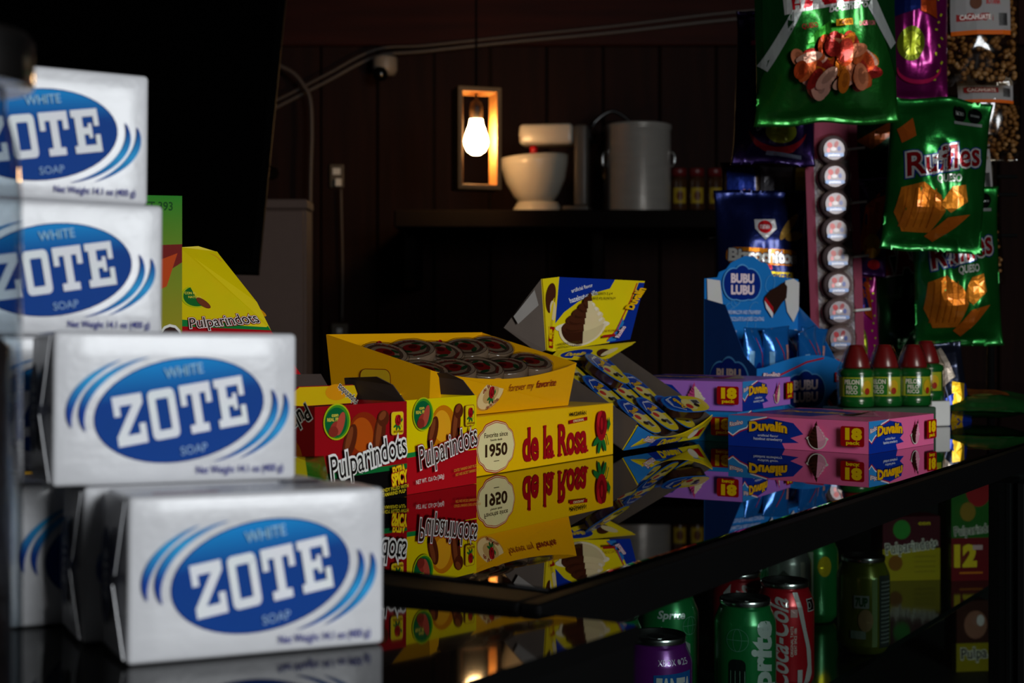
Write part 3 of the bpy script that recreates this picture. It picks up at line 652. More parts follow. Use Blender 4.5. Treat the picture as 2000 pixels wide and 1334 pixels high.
# ---- open tilted tray of cream candies
FR = Vector((.2010, 1.535, .0036)); tW, tD, tH, tT = .172, .155, .032, 30
FL = FR - bx_ * tW
TM = Matrix.Translation(FL) @ Matrix.Rotation(CA, 4, 'Z') @ Matrix.Rotation(R(tT), 4, 'X'); TI = TM.inverted()
t = thing('cream_candy_tray', 'open yellow and blue cream candy box propped up at an angle with its lid raised', 'candy box'); t.matrix_world = TM
YB = mat('yellow_blue_carton', '#e0c414', 0.36, var=.03, coat=.2)
panel('tray_floor', [(0, 0, .0012), (tW, 0, .0012), (tW, tD, .0012), (0, tD, .0012)], .001, KRAFT, t)
fw = [(tW * k / 14, -.002 - .004 * math.sin(math.pi * k / 14), tH * (.95 - .55 * math.sin(math.pi * (k / 14) ** .9) ** .7)) for k in range(15)]
fo = panel('front_wall', [(0, 0, .0002), (tW, 0, .0002)] + fw[::-1], .0008, YB, t)
panel('side_wall', [(0, tD, .0002), (0, 0, .0002), (0, 0, tH), (0, tD, tH)], .0009, KRAFT, t)
sw = panel('side_wall', [(tW, 0, .0002), (tW, tD, .0002), (tW, tD, tH), (tW, 0, tH * .9)], .0009, KRAFT, t)
panel('back_wall', [(tW, tD, .0002), (0, tD, .0002), (0, tD, tH), (tW, tD, tH)], .0009, KRAFT, t)
p = Print(); W, H = tW, tH
p.poly([(W * .0, 0), (W * .9, 0), (W * .93, H * .62), (W * .74, H * .40), (W * .5, H * .36), (W * .28, H * .48), (0, H * .93)], '#2a78bc').poly([(W * .30, 0), (W * .75, 0), (W * .72, H * .3), (W * .5, H * .33), (W * .33, H * .28)], '#0d2f93')
p.poly([(W * .70, 0), (W, 0), (W, H * .92), (W * .86, H * .5), (W * .74, H * .38)], '#d8c81a').text('Duvalín', W * .55, H * .17, H * .26, '#e8c400', W * .26, .05, 3).text('Ricolino', W * .24, H * .36, H * .2, '#f0eaec', W * .15, .02, -10, .2, '#b01822', .06)
p.ell(W * .83, H * .3, .009, .006, '#e8dcc0', 10).poly([(W * .87, H * .15), (W * .95, H * .15), (W * .95, H * .55), (W * .89, H * .45)], '#9e0812')
p.build('front_print', fo, lambda x, y, l: Vector((x, -.0005 - (.002 + .004 * math.sin(math.pi * x / tW)) * min(1, y / (tH * .6)) - l, y)), CARD, .012)
# lid
lq = [P(1077, 687, 1.475), P(1230, 663, 1.565), P(1259, 549, 1.575), P(1090, 541, 1.485)]
a_, b_, c_, d_ = [TI @ q for q in lq]
lo = panel('raised_lid', [a_, b_, b_.lerp(c_, .9), c_.lerp(d_, .03), d_], .0009, YB, t)
fn = quadmap(a_, b_, c_, d_); p = Print()
p.rect(0, 0, 1, 1, '#e6cf10').poly([(0, 1), (0, .36), (.1, .52), (.25, .66), (.45, .80), (.60, .86), (.64, 1)], '#0d2f93')
p.poly([(.72, 0), (1, 0), (1, .97), (.93, .97), (.90, .66), (.86, .36), (.80, .2)], '#0d2f93').poly([(.68, .02), (.80, .02), (.86, .30), (.82, .40), (.78, .2)], '#2a78bc')
p.line([(.68, .04), (.79, .2), (.83, .42), (.88, .68), (.91, .96)], .012, '#c8202a')
p.text('artificial flavor', .27, .86, .05, '#e8e8f0', .25, .01, 22).text('hazelnut-vanilla', .30, .74, .07, '#e8e8f0', .33, .02, 22)
swirl(p, .34, .37, .50, '#4a2312', '#e3cf9a', '#e9d9b0')
p.text('20230717 14', .50, .78, .035, '#4a3a10', .22, .01).text('BEST BY 30 NOV 24', .52, .71, .035, '#4a3a10', .27, .01)
p.text('HAZELNUT VANILLA', .17, .09, .03, '#5a4210', .28, .01).text('ARTIFICIALLY FLAVORED', .18, .045, .03, '#5a4210', .30, .01).text('NET WT 9.5oz (270g)', .68, .20, .03, '#7a1a10', .18, .01).rect(.58, .10, .74, .14, '#a01818')
p.text('Duvalín', .90, .70, .10, '#efb800', .36, .05, 74, 0).text('Ricolino', .80, .16, .06, '#f0eaec', .18, .02, 70, 0, '#b01822', .05)
p.build('lid_print', lo, fn, CARD, lift=.0004)
e_, f_ = TI @ P(1057, 545, 1.470), TI @ P(1066, 684, 1.462)
so = panel('lid_side', [f_, a_, d_, e_], .0008, YB, t); p = Print().rect(0, 0, 1, 1, '#e6cf10')
p.ell(.5, .72, .36, .2, '#4a2312', 10).ell(.7, .55, .26, .13, '#e3cf9a', -10).rect(.30, .04, .95, .33, '#9e0812').text('18', .62, .22, .5, '#eec400', .14, .07, 90 - 90).text('pack', .62, .09, .14, '#eec400', .08, .04)
p.sh = p.sh[:-2]; p.text('18', .52, .185, .34, '#eec400', .2, .06, 90).text('pack', .82, .185, .16, '#eec400', .2, .03, 90)
p.build('side_print', so, quadmap(f_, a_, d_, e_), CARD, lift=.0014)
g_ = TI @ P(984, 640, 1.43); h_ = TI @ P(1052, 690, 1.45)
fl_ = panel('lid_flap', [e_, g_, h_, f_], .0008, KRAFT, t)
panel('tape_strip', [TI @ P(1044, 566, 1.4595), TI @ P(1003, 618, 1.434), TI @ P(1012, 633, 1.436), TI @ P(1052, 596, 1.458)], .0002, mat('clear_tape', '#8d8781', .3), t)
bk = [TI @ P(1090, 684, 1.478), TI @ P(1075, 700, 1.478), TI @ P(1150, 705, 1.53), TI @ P(1190, 700, 1.56), TI @ P(1242, 668, 1.575)]
hb_ = panel('hinge_strip', bk, .0008, YB, t)
Print().rect(0, 0, 1, 1, '#e6cf10').ell(.28, .5, .24, .42, '#0d2f93').text('Duvalín', .28, .5, .3, '#e8c400', .3, .04).ell(.72, .5, .1, .35, '#4a2312', 20).ell(.80, .55, .08, .3, '#e3cf9a').build('hinge_print', hb_, quadmap(bk[1].lerp(bk[2], .08), bk[2].lerp(bk[3], .8), bk[4].lerp(bk[3], .12), bk[0].lerp(bk[4], .05)), CARD, lift=.0006)
# carton that props the tray
cp = cc(.660, .375); t2 = tag(box('support_carton', 0, .13, 0, .06, 0, .038, KRAFT, None, .001, 1), 'plain grey carton propping up the tilted cream candy tray from behind', 'box'); t2.location = (cp.x, cp.y, .0003); t2.rotation_euler = (0, 0, CA)
# cream candy cups
CUP = {}
def cup(label, x, y, z, rx=0, rz=0, ry=0):
    M = TM @ Matrix.Translation((x, y, z)) @ Matrix.Rotation(R(rz), 4, 'Z') @ Matrix.Rotation(R(rx), 4, 'X') @ Matrix.Rotation(R(ry), 4, 'Y')
    o = thing('cream_candy_cup', label, 'candy', group='cream candy cups in the tilted tray'); o.matrix_world = M
    if not CUP:
        def outl(k): return [(k * .0165 * math.copysign(abs(math.cos(a)) ** .7, math.cos(a)), k * .0265 * math.copysign(abs(math.sin(a)) ** .8, math.sin(a))) for a in [2 * math.pi * i / 24 for i in range(24)]]
        v = []; zz = [(1.0, .0115), (.93, .0105), (.86, .003), (.80, 0)]
        for k, z_ in zz: v += [(x_, y_, z_) for x_, y_ in outl(k)]
        f = [(r * 24 + i, (r + 1) * 24 + i, (r + 1) * 24 + (i + 1) % 24, r * 24 + (i + 1) % 24) for r in range(3) for i in range(24)] + [tuple(range(72, 96))[::-1]]
        c = mesh('tub', v, f, mat('chocolate_tub', '#3a2118', .18, var=.2, coat=.5), o, True); CUP['tub'] = c.data
        l = panel('lid', [(x_, y_, .0122) for x_, y_ in outl(1.04)], .0006, mat('blue_lid_foil', '#1f63b4', .25, coat=.3), o); CUP['lid'] = l.data
        q = Print().poly(outl(1.03), '#1f63b4').poly([q_ for q_ in outl(1.03) if q_[1] < .004], '#d9c223').poly([q_ for q_ in outl(.92) if q_[1] > -.006], '#0f3c9a').line([(-.014, .006), (-.006, .018), (.008, .020), (.014, .010)], .0012, '#c9d8ea').ell(-.002, -.004, .0115, .0085, '#e3cf7a').ell(-.006, -.002, .005, .004, '#c0302a').rect(-.001, -.019, .008, -.009, '#c9c4bc').rect(.000, -.018, .007, -.0100, '#4a4640').ell(-.004, -.012, .004, .003, '#2a1d16')
        q.text('Duvalín', 0, .008, .0052, '#efb800', .020, .04, 12, 0, '#10205a', .05).text('Ricolino', .002, .0185, .003, '#e8e8f0', .012, .01)
        r = q.build('lid_print', l, lambda x, y, h: Vector((x, y, .0123 + h)), FOIL, step=.00006); CUP['lid_print'] = r.data
    else:
        obj('tub', CUP['tub'], o); l = obj('lid', CUP['lid'], o); obj('lid_print', CUP['lid_print'], l)
for r_, (nm, y_) in enumerate((('top', .126), ('middle', .077), ('bottom', .030))):
    for k in range(4):
        cup(f'cream candy cup, {ORD[k]} from the left in the {nm} row of the tilted tray', .023 + k * .0415, y_, .0055, 7, 6 - 4 * k)
cup('cream candy cup lying higher across the middle of the tilted tray', .092, .098, .0200, 5, 14)
cup('cream candy cup sticking up over the low front corner of the tilted tray', .148, .020, .0200, -14, 62)
# ---- marshmallow bar display box
bl = Vector((.304, 1.765, .0003)); ba = 38; bW, bD = .182, .090
t = thing('bar_display_box', 'blue chocolate marshmallow bar display box with a scalloped header behind the cream cartons', 'candy box', bl, (0, 0, R(ba)))
BLU = mat('sky_blue_carton', '#1a78c4', .38, var=.04, coat=.2); NAVY = '#0c2a80'
front = [(0, 0, .0002), (bW, 0, .0002), (bW, 0, .064)] + [(bW * (1 - k / 12), 0, .064 + .020 * math.sin(math.pi * min(1, (k / 12) ** .75)) * 1.0 + (.004 * k / 12)) for k in range(1, 12)] + [(0, 0, .070)]
fo = panel('front_wall', front, .0009, BLU, t)
panel('bottom', [(0, .001, .0012), (bW, .001, .0012), (bW, bD, .0012), (0, bD, .0012)], .001, BLU, t)
lo = panel('side_wall', [(0, bD, .0002), (0, .001, .0002), (0, .001, .070), (0, .02, .085), (0, bD * .6, .150), (0, bD, .158)], .0009, mat('deep_blue_carton', '#123a78', .4), t)
panel('side_wall', [(bW, .001, .0002), (bW, bD, .0002), (bW, bD, .150), (bW, bD * .6, .12), (bW, .02, .07), (bW, .001, .062)], .0009, BLU, t)
hh = [(0, .0), (bW, .0), (bW, .186), (bW * .72, .190), (bW * .70, .196), (bW * .66, .206), (bW * .58, .2085), (bW * .52, .2145), (bW * .42, .2155), (bW * .34, .2105), (bW * .27, .2055), (bW * .22, .197), (bW * .15, .193), (bW * .13, .186), (0, .184)]
ho = panel('header', [(x_, bD, z_ + .0002) for x_, z_ in hh], .0009, BLU, t)
def cloud(p, x, y, w, h, col):
    return p.ell(x, y, w * .9, h, col).ell(x - w * .45, y, w * .58, h * .95, col).ell(x + w * .45, y, w * .58, h * .95, col).ell(x, y + h * .25, w * .5, h * .92, col)
def bubu(p, x, y, w, h, txt='#f0d8dc', rot=0):
    cloud(p, x, y, w * 1.06, h * 1.08, '#5aa0dc'); cloud(p, x, y, w, h, NAVY)
    p.text('BUBU', x, y + h * .36, h * .52, txt, w * 1.25, .05).text('LUBU', x, y - h * .36, h * .52, txt, w * 1.25, .05); return p
def bar_pic(p, x, y, s):
    p.poly([(x, y), (x + .1 * s, y - .28 * s), (x + .42 * s, y - .62 * s), (x + .46 * s, y - .46 * s), (x + .12 * s, y - .06 * s)], '#e8e4e0').poly([(x, y), (x + .06 * s, y + .14 * s), (x + .48 * s, y - .24 * s), (x + .46 * s, y - .44 * s), (x + .1 * s, y - .1 * s)], '#b01820')
    p.poly([(x + .04 * s, y + .13 * s), (x + .35 * s, y + .38 * s), (x + .7 * s, y + .5 * s), (x + 1.02 * s, y + .66 * s), (x + 1.2 * s, y + .5 * s), (x + 1.16 * s, y + .1 * s), (x + .9 * s, y - .1 * s), (x + .48 * s, y - .55 * s), (x + .46 * s, y - .24 * s)], '#2f1a14'); return p
def doodles(p, W, H, n, seed, y0=0.0):
    r_ = random.Random(seed)
    for k in range(n):
        x, y, q = r_.uniform(.06, .94) * W, y0 + r_.uniform(.1, .9) * (H - y0), r_.uniform(.004, .009)
        p.ring(x, y, q * 1.4, q, .0005, '#6ab0e4', r_.uniform(0, 90), 16, 0, r_.uniform(200, 360))
    return p
p = Print(); doodles(p, bW, .195, 16, 4, .11)
p.poly([(.002, .184), (.004, .13), (.002, .10), (.022, .108), (.034, .132), (.030, .158), (.026, .182)], '#d8d4d0').poly([(bW * .84, .184), (bW * .93, .187), (bW * .995, .182), (bW * .99, .145), (bW * .93, .128), (bW * .86, .142), (bW * .83, .165)], '#d8d4d0').ell(bW * .53, .108, .026, .012, '#d8d4d0')
bubu(p, bW * .37, .178, .034, .021); bar_pic(p, bW * .60, .157, .038)
p.text('MARSHMALLOW AND STRAWBERRY', bW * .38, .141, .005, '#c8d4f0', .066, .01).text('CHOCOLATE FLAVORED COATING', bW * .40, .132, .005, '#c8d4f0', .070, .01).text('1.2 g pieces', bW * .22, .1165, .0045, '#c8d4f0', .03, .01)
for k in range(4): p.rect(bW * (.72 + .065 * k), .106, bW * (.765 + .065 * k), .118, '#b8c8dc', 0, .003)
p.build('header_print', ho, flat((0, bD - .0002, 0), (1, 0, 0), (0, 0, 1)), CARD, lift=.0004)
p = Print(); doodles(p, bW, .075, 9, 9)
bubu(p, bW * .49, .040, .036, .0215); bar_pic(p, bW * .72, .024, .040)
p.line([(bW * .12, .056), (bW * .3, .066), (bW * .5, .077), (bW * .68, .0815)], .0022, '#b82530').text('Ricolino', bW * .13, .062, .006, '#f0eaec', .030, .02, 3, .2, '#c04050', .05)
p.rect(bW * .80, .050, bW * .998, .0625, '#b81420').text('24Pack', bW * .90, .0562, .0068, '#f0e8e8', .031, .04).text('BERRY', bW * .40, .012, .005, '#c8d4f0', .016, .01).text('chocolate coating', bW * .45, .005, .004, '#c8d4f0', .035, .01)
p.build('front_print', fo, flat((0, 0, 0), (1, 0, 0), (0, 0, 1)), CARD, lift=.0003)
p = Print(); bubu(p, bD * .48, .052, .032, .026, '#d8b8a8'); p.build('side_print', lo, flat((0, bD, 0), (0, -1, 0), (0, 0, 1)), CARD, lift=.0003)
BARF = foil('blue_bar_foil', '#1668b8', .2, .45)
BARME = {}
def wbar(label, x, y, z, rx, ry, rz):
    M = Matrix.Translation(bl) @ Matrix.Rotation(R(ba), 4, 'Z') @ Matrix.Translation((x, y, z)) @ Matrix.Rotation(R(rz), 4, 'Z') @ Matrix.Rotation(R(ry), 4, 'Y') @ Matrix.Rotation(R(rx), 4, 'X')
    o = thing('marshmallow_bar', label, 'candy bar', group='foil-wrapped marshmallow bars in the blue display box'); o.matrix_world = M
    if not BARME:
        q, fn = pillow('wrapper', .040, .118, .020, BARF, o, 14, 30, 5, .0035, .12, .05); BARME['w'] = q.data
        z_ = Print().ell(0, .050, .0085, .024, NAVY).text('BUBU', .0032, .050, .0050, '#f0e4e8', .030, .05, 90).text('LUBU', -.0036, .050, .0050, '#f0e4e8', .030, .05, 90).line([(.014, .03), (.010, .06), (.004, .085), (-.004, .105)], .0011, '#c02838').poly([(-.016, .030), (-.010, .030), (-.010, .088), (-.016, .088)], '#7fb4dc').rect(.0100, .070, .0160, .095, '#d89a90')
        r_ = z_.build('wrapper_print', q, fn, FOIL, .006, lift=.0005); BARME['p'] = r_.data
    else:
        q = obj('wrapper', BARME['w'], o); obj('wrapper_print', BARME['p'], q)
for k, (x_, y_, z_, rx, ry, rz) in enumerate(((.034, .044, .003, 2, 3, 6), (.074, .034, .004, 4, -4, -8), (.108, .045, .002, -4, 8, 4), (.132, .030, .004, 6, -12, 10), (.150, .050, .003, 2, 6, -10))):
    wbar('foil-wrapped marshmallow bar, %s from the left in the blue display box' % ORD[k], x_, y_, z_, rx, ry, rz)
# ---- green bottles with red caps on a white tray
tr = tag(box('bottle_tray', 0, .125, 0, .05, 0, .027, mat('dark_green_carton', '#143a1c', .5), None, .002, 2), 'low dark green carton under the row of red-capped bottles', 'box'); tr.location = (.388, 1.668, .0003); tr.rotation_euler = (0, 0, R(16))
tr = tag(box('white_block', -.0215, .0215, -.0215, .0215, 0, .031, WHITE, None, .002, 2), 'small white carton under the rightmost green bottle', 'box'); tr.location = (.5130, 1.765, .0003); tr.rotation_euler = (0, 0, R(20))
BOT = {}
BS = 1.12
GRN = mat('green_bottle', '#0e5a22', .22, var=.1, coat=.3); RCAP = mat('red_cap', '#701416', .3, var=.1, coat=.2)
def bottle(label, px, d, z=.0277):
    pos = P(px, 800, d); pos.z = z
    o = thing('candy_bottle', label, 'bottle', pos, (0, 0, random.uniform(-.5, .2)), 'squeeze candy bottles with red caps'); o.scale = (1.08, 1.08, 1.0)
    if not BOT:
        BOT['body'] = lathe('body', [(0, 0), (.0185, 0), (.020, .002), (.020, .010), (.0188, .012), (.0188, .036), (.020, .038), (.0195, .043), (.014, .046)], GRN, o, 28).data
        BOT['cap'] = lathe('cap', [(0, .046), (.0152, .046), (.0155, .048), (.0125, .060), (.0085, .070), (.007, .0735), (0, .074)], RCAP, o, 20).data
        q = Print().rect(-.024, .0125, .024, .0355, '#a9b42a').rect(-.012, .014, .006, .034, '#2b7a26').text('PELON', -.004, .0300, .0050, '#ece8d8', .016, .04).text('PELO', -.004, .0235, .0042, '#ece8d8', .012, .03).text('RICO', -.004, .0180, .0042, '#ece8d8', .012, .03).ell(.013, .024, .0055, .008, '#d9b51e').ell(.013, .019, .003, .004, '#a8301c')
        BOT['label'] = q.build('label', o, lambda x, y, l: Vector((math.sin(x / .019) * (.0190 + l), -math.cos(x / .019) * (.0190 + l), y)), CARD, .005).data
        BOT['film'] = lathe('shrink_film', [(.0208, .0), (.0212, .02), (.0208, .045), (.017, .052), (.0135, .062), (.0095, .073)], FILM, o, 24, wob=.015).data
    else:
        for k in ('body', 'cap', 'label', 'film'): obj('shrink_film' if k == 'film' else k, BOT[k], o)
for px, d, lb in ((1672, 1.697, 'red-capped green candy bottle touching the marshmallow bar display box'), (1727, 1.712, 'red-capped green candy bottle, second from the marshmallow bar box'), (1783, 1.722, 'red-capped green candy bottle with the clearest lime label, third from the bar box'), (1808, 1.765, 'red-capped green candy bottle farthest back and to the right')):
    bottle(lb, px, d, .0316 if px == 1808 else .0277)
# ------------------------------------------------------------------ snack rack with hanging bags
BAGINK = printed('printed_bag_film', .32, .6, bump=.3, bscale=45, coat=.25)
def hang(name, label, px0, px1, py0, py1, d, T, col, pr, seed, rot=0, lean=0, wr=.004, metal=.8, rough=.3, cat='snack bag', cut=.008, flare=.06):
    """bag whose outline in the photograph is px0..px1, py0..py1 at distance d; pr(print, W, H) lays its design"""
    W, H = (px1 - px0) * d / F, (py1 - py0) * d / F; base = P((px0 + px1) / 2, py1, d)
    t = thing(name, label, cat, base, (R(lean), R(rot), 0), 'snack bags hanging on the rack')
    o, fn = pillow('pouch', W, H, T, foil('foil_' + col.strip('#'), col, rough, metal), t, 40, 54, seed, wr, flare, .05)
    p = Print(); pr(p, W, H)
    cuts = [(0, 'front_print')] + getattr(p, 'cuts', []) + [(len(p.sh), '')]
    for (i0, nm), (i1, _) in zip(cuts, cuts[1:]):
        q = Print(); q.sh = p.sh[i0:i1]
        if q.sh: q.build(nm, o, fn, BAGINK, cut, step=.00010, lift=.0009)
    return t
def takis(p, W, H):
    p.poly([(-W * .5, H * .22), (-W * .40, H * .45), (-W * .22, H * .62), (W * .24, H * .68), (W * .40, H * .5), (W * .5, H * .25), (W * .5, H * .97), (-W * .5, H * .97)], '#0c3c18')
    p.poly([(-W * .50, H * .34), (-W * .26, H * .66), (-W * .22, H * .61), (-W * .45, H * .30)], '#b8bcb8').poly([(W * .34, H * .70), (W * .5, H * .44), (W * .46, H * .40), (W * .29, H * .63)], '#b8bcb8')
    p.poly([(-W * .34, H * .60), (W * .30, H * .66), (W * .34, H * .90), (-W * .36, H * .84)], '#c8c4c0')
    p.text('TAKIS', -W * .02, H * .735, H * .15, '#a80e1a', W * .64, .07, 6).text('botanero', W * .14, H * .635, H * .042, '#d0d0c8', W * .30, .03, 6, .2)
    p.poly([(-W * .12, H * .50), (W * .0, H * .56), (W * .12, H * .50), (W * .20, H * .44), (-W * .2, H * .43)], '#2f8a24')
    r_ = random.Random(3)
    for k in range(60):
        a, q = r_.uniform(0, 6.28), r_.random() ** .5
        x, y = W * .31 * q * math.cos(a), H * (.315 + .125 * q * math.sin(a)); c = ['#b8421a', '#c85a2a', '#8e1e18', '#d07a54', '#a83020', '#c86a1a', '#d8a088'][k % 7]
        rx_, ry_, ro = W * r_.uniform(.06, .11), H * r_.uniform(.028, .05), r_.uniform(0, 180)
        p.ell(x, y, rx_, ry_, c, ro, 18); p.ell(x + W * .008, y + H * .004, rx_ * .6, ry_ * .5, mix(c, '#3a0c08', .35), ro, 14)
    p.text('QUESO', -W * .18, H * .525, H * .026, '#b03030', W * .12, .03, 4).rect(W * .02, H * .52, W * .15, H * .555, '#b87a10', 3).text('CACAHUATES', W * .085, H * .537, H * .018, '#5a1a10', W * .11, .03, 3).text('CHICHARRON', W * .26, H * .53, H * .024, '#a84858', W * .12, .03, 2)
def ruffles(txt=True):
    def f(p, W, H):
        p.cuts = []
        p.ell(W * .17, H * .90, W * .075, H * .055, '#0a0c0a').ell(W * .34, H * .905, W * .075, H * .055, '#0a0c0a').rect(W * .1, H * .83, W * .42, H * .85, '#8a8f8a', 1).text('EXCESO', W * .17, H * .90, H * .016, '#8a8f8a', W * .09).text('EXCESO', W * .34, H * .905, H * .016, '#8a8f8a', W * .09)
        p.cuts.append((len(p.sh), 'lettering_print'))
        for c, b in (('#16307a', .10), ('#b8b8b4', .07), ('#7c0c14', .02)): p.text('Ruffles', W * .02, H * .60, H * .145, c, W * .78, b, 12, .12)
        p.text('QUESO', W * .08, H * .475, H * .045, '#c8ccc0', W * .26, .03, 4)
        p.cuts.append((len(p.sh), 'chip_picture'))
        p.poly([(-W * .40, H * .40), (-W * .2, H * .44), (0, H * .36), (W * .06, H * .26), (-W * .06, H * .12), (-W * .34, H * .12), (-W * .44, H * .24)], '#c06a1a').poly([(0, H * .30), (W * .12, H * .42), (W * .27, H * .44), (W * .30, H * .33), (W * .12, H * .25)], '#cf7c22').poly([(-W * .1, H * .10), (W * .1, H * .22), (W * .34, H * .25), (W * .2, H * .16), (W * .0, H * .06)], '#b85c14')
        for k in range(5): p.line([(-W * (.38 - .07 * k), H * .15), (-W * (.34 - .07 * k), H * .40)], W * .010, '#a4540f')
        p.cuts.append((len(p.sh), 'corner_picture'))
        p.poly([(-W * .46, H * .78), (-W * .32, H * .86), (-W * .30, H * .74), (-W * .42, H * .69)], '#b0541a')
    return f
def purple(p, W, H):
    p.ell(W * .06, H * .21, W * .21, H * .075, '#a8b030').crescent(W * .02, H * .26, W * .40, H * .15, W * .46, H * .20, 200, 340, '#a01c28').text('FUEGO', W * .02, H * .58, H * .07, '#c0a830', W * .5, .05, 8).text('TAKIS', 0, H * .76, H * .10, '#b02060', W * .7, .06, 8).ell(0, H * .40, W * .3, H * .09, '#6a2a10').text('LIMON', -W * .18, H * .24, H * .04, '#c8c8d8', W * .2, .03, 20)
    p.rect(-W * .1, H * .05, W * .34, H * .075, '#8890a8')
def magenta(p, W, H):
    p.ell(-W * .15, H * .42, W * .22, H * .13, '#6f7a18').ell(-W * .15, H * .42, W * .15, H * .09, '#98a024')
    for k in range(14): p.rect(W * (.25 + .16 * (k % 3) / 3), H * (.15 + .06 * k), W * (.30 + .16 * (k % 3) / 3), H * (.165 + .06 * k), '#c8c82a', 30 * k)
    p.poly([(-W * .5, H * .62), (W * .2, H * .70), (W * .2, H * .98), (-W * .5, H * .98)], '#101e5a').poly([(0, H * .66), (W * .3, H * .6), (W * .28, H * .95), (0, H * .95)], '#a03a14').crescent(0, H * .25, W * .36, H * .1, W * .42, H * .13, 180, 360, '#c8205a')
def bizco(p, W, H):
    p.poly([(-W * .10, H * .84), (W * .14, H * .84), (W * .16, H * .79), (W * .02, H * .73), (-W * .10, H * .79)], '#d8d4d4').ell(W * .02, H * .80, W * .085, H * .035, '#b8141c').text('CUETARA', W * .02, H * .80, H * .02, '#f0e8e8', W * .12, .03)
    p.ell(W * .30, H * .80, W * .045, H * .085, '#c89a4a', -35).ell(W * .36, H * .75, W * .1, H * .025, '#b88838', 12)
    p.rect(-W * .42, H * .60, W * .40, H * .685, '#c87818', -3, H * .03)
    p.text('Bizcochitos', 0, H * .645, H * .06, '#e8e4dc', W * .78, .05, -3, 0, '#0c1a4a', .05).text('DE ANIS', 0, H * .585, H * .024, '#c02028', W * .2, .04)
    p.poly([(-W * .40, H * .50), (W * .34, H * .48), (W * .36, H * .555), (-W * .38, H * .575)], '#d8b818').text('SNACK CRACKERS', -W * .01, H * .53, H * .04, '#1a2a6a', W * .66, .04, -1.5)
    p.ell(-W * .18, H * .44, W * .2, H * .04, '#b08a4a', 10).ell(W * .22, H * .42, W * .16, H * .04, '#d8c090', -14).poly([(-W * .08, H * .50), (W * .1, H * .5), (W * .06, H * .3), (-W * .04, H * .3)], '#d8d4cc')
def takis_k(p, W, H):
    p.text('TAKIS', W * .10, H * .84, H * .16, '#901020', W * 1.1, .06, 8, 0, '#c8c8c4', .05); p.cuts = [(len(p.sh), 'picture_print')]; p.ell(0, H * .48, W * .25, H * .1, '#0a0a0a')
def foilmix(p, W, H):
    p.poly([(-W * .4, H * .2), (W * .3, H * .5), (W * .4, H * .9), (-W * .3, H * .7)], '#c05018').poly([(-W * .2, H * .75), (W * .45, H * .82), (W * .4, H * .98), (-W * .3, H * .97)], '#15161c').ell(0, H * .3, W * .3, H * .12, '#d89a20').ell(W * .1, H * .12, W * .2, H * .05, '#c8202a')
def darkgreen(p, W, H):
    p.ell(W * .12, H * .28, W * .22, H * .24, '#050706').poly([(-W * .4, H * .6), (W * .1, H * .9), (W * .2, H * .75), (-W * .2, H * .45)], '#7a3a14').rect(W * .25, H * .8, W * .42, H * .97, '#a8a8a4')
def stripes(p, W, H):
    p.poly([(-W * .5, 0), (W * .5, 0), (W * .5, H * .5), (-W * .5, H * .3)], '#12308c').poly([(-W * .1, 0), (W * .2, 0), (W * .45, H * .5), (W * .1, H * .55)], '#d8a818').poly([(-W * .4, H * .45), (W * .2, H * .6), (0, H * .95), (-W * .3, H * .9)], '#b8a898')
def upper(p, W, H):
    p.rect(-W * .46, H * .1, -W * .16, H * .9, '#1a2c7a').ell(-W * .26, H * .3, W * .09, H * .2, '#8a5a5a').rect(-W * .1, H * .1, W * .26, H * .95, '#77747a').rect(W * .30, H * .1, W * .48, H * .9, '#c0a828')
def plain(p, W, H):
    p.ell(0, H * .5, W * .3, H * .2, '#5a2c10').ell(0, H * .3, W * .1, H * .1, '#7a4a18').rect(-W * .2, H * .1, W * .2, H * .16, '#6a3a14').rect(-W * .3, H * .75, W * .3, H * .82, '#8a5a20')
# rack
rk = thing('snack_rack', 'dark wire snack rack standing on the far end of the counter', 'rack', (0, 0, 0))
rx = [P(1560, 0, 2.17).x, P(1935, 0, 2.17).x]; RM = mat('rack_wire', '#2a2a2a', .4, .8)
for x_ in rx:
    tube('post', [(x_, 2.17, .004), (x_, 2.17, .80)], .006, RM, rk); box('foot', x_ - .03, x_ + .03, 2.11, 2.23, .0003, .004, RM, rk)
for py in (-60, -20, 150, 190, 300, 345, 380, 460):
    z_ = P(0, py, 2.17).z; tube('cross_rod', [(rx[0] - .06, 2.17, z_), (rx[1] + .04, 2.17, z_)], .003, RM, rk)
for (px, py, d0) in ((1385, 466, 2.10), (1380, 544, 2.10)):
    a_ = P(px, py, d0); tube('peg', [a_, a_ + Vector((.03, .02, .002)), Vector((a_.x + .15, 2.17, a_.z + .01))], .0022, CHROME, rk)
hang('snack_bag', 'big green corn snack bag with red lettering at the top of the rack', 1480, 1752, -105, 244, 1.76, .07, '#1c6b22', takis, 11, -2, 3, .006)
hang('snack_bag', 'purple foil snack bag with a lime disc hanging left behind the big green bag', 1432, 1588, 22, 322, 1.97, .045, '#241044', purple, 12, 2, 0, .007)
hang('snack_bag', 'magenta and purple foil bag right of the big green bag', 1728, 1850, -60, 198, 1.98, .045, '#7c0e5c', magenta, 13, 0, 0, .006)
hang('chip_bag', 'upper green ridged chip bag with maroon lettering', 1722, 1914, 194, 492, 1.86, .06, '#146a26', ruffles(), 14, 4, 0, .007)
hang('chip_bag', 'lower green ridged chip bag hanging under the upper one', 1790, 1956, 362, 676, 1.95, .06, '#146a26', ruffles(), 15, -2, 0, .007)
hang('snack_bag', 'navy biscuit bag with yellow lettering behind the marshmallow bar box', 1398, 1574, 372, 735, 2.06, .05, '#101c52', bizco, 16, 0, 0, .004)
hang('snack_bag', 'narrow purple and orange foil bag beside the pink lollipop strip', 1664, 1728, 345, 540, 2.02, .03, '#3a1450', foilmix, 17, 3, 0, .008, .5)
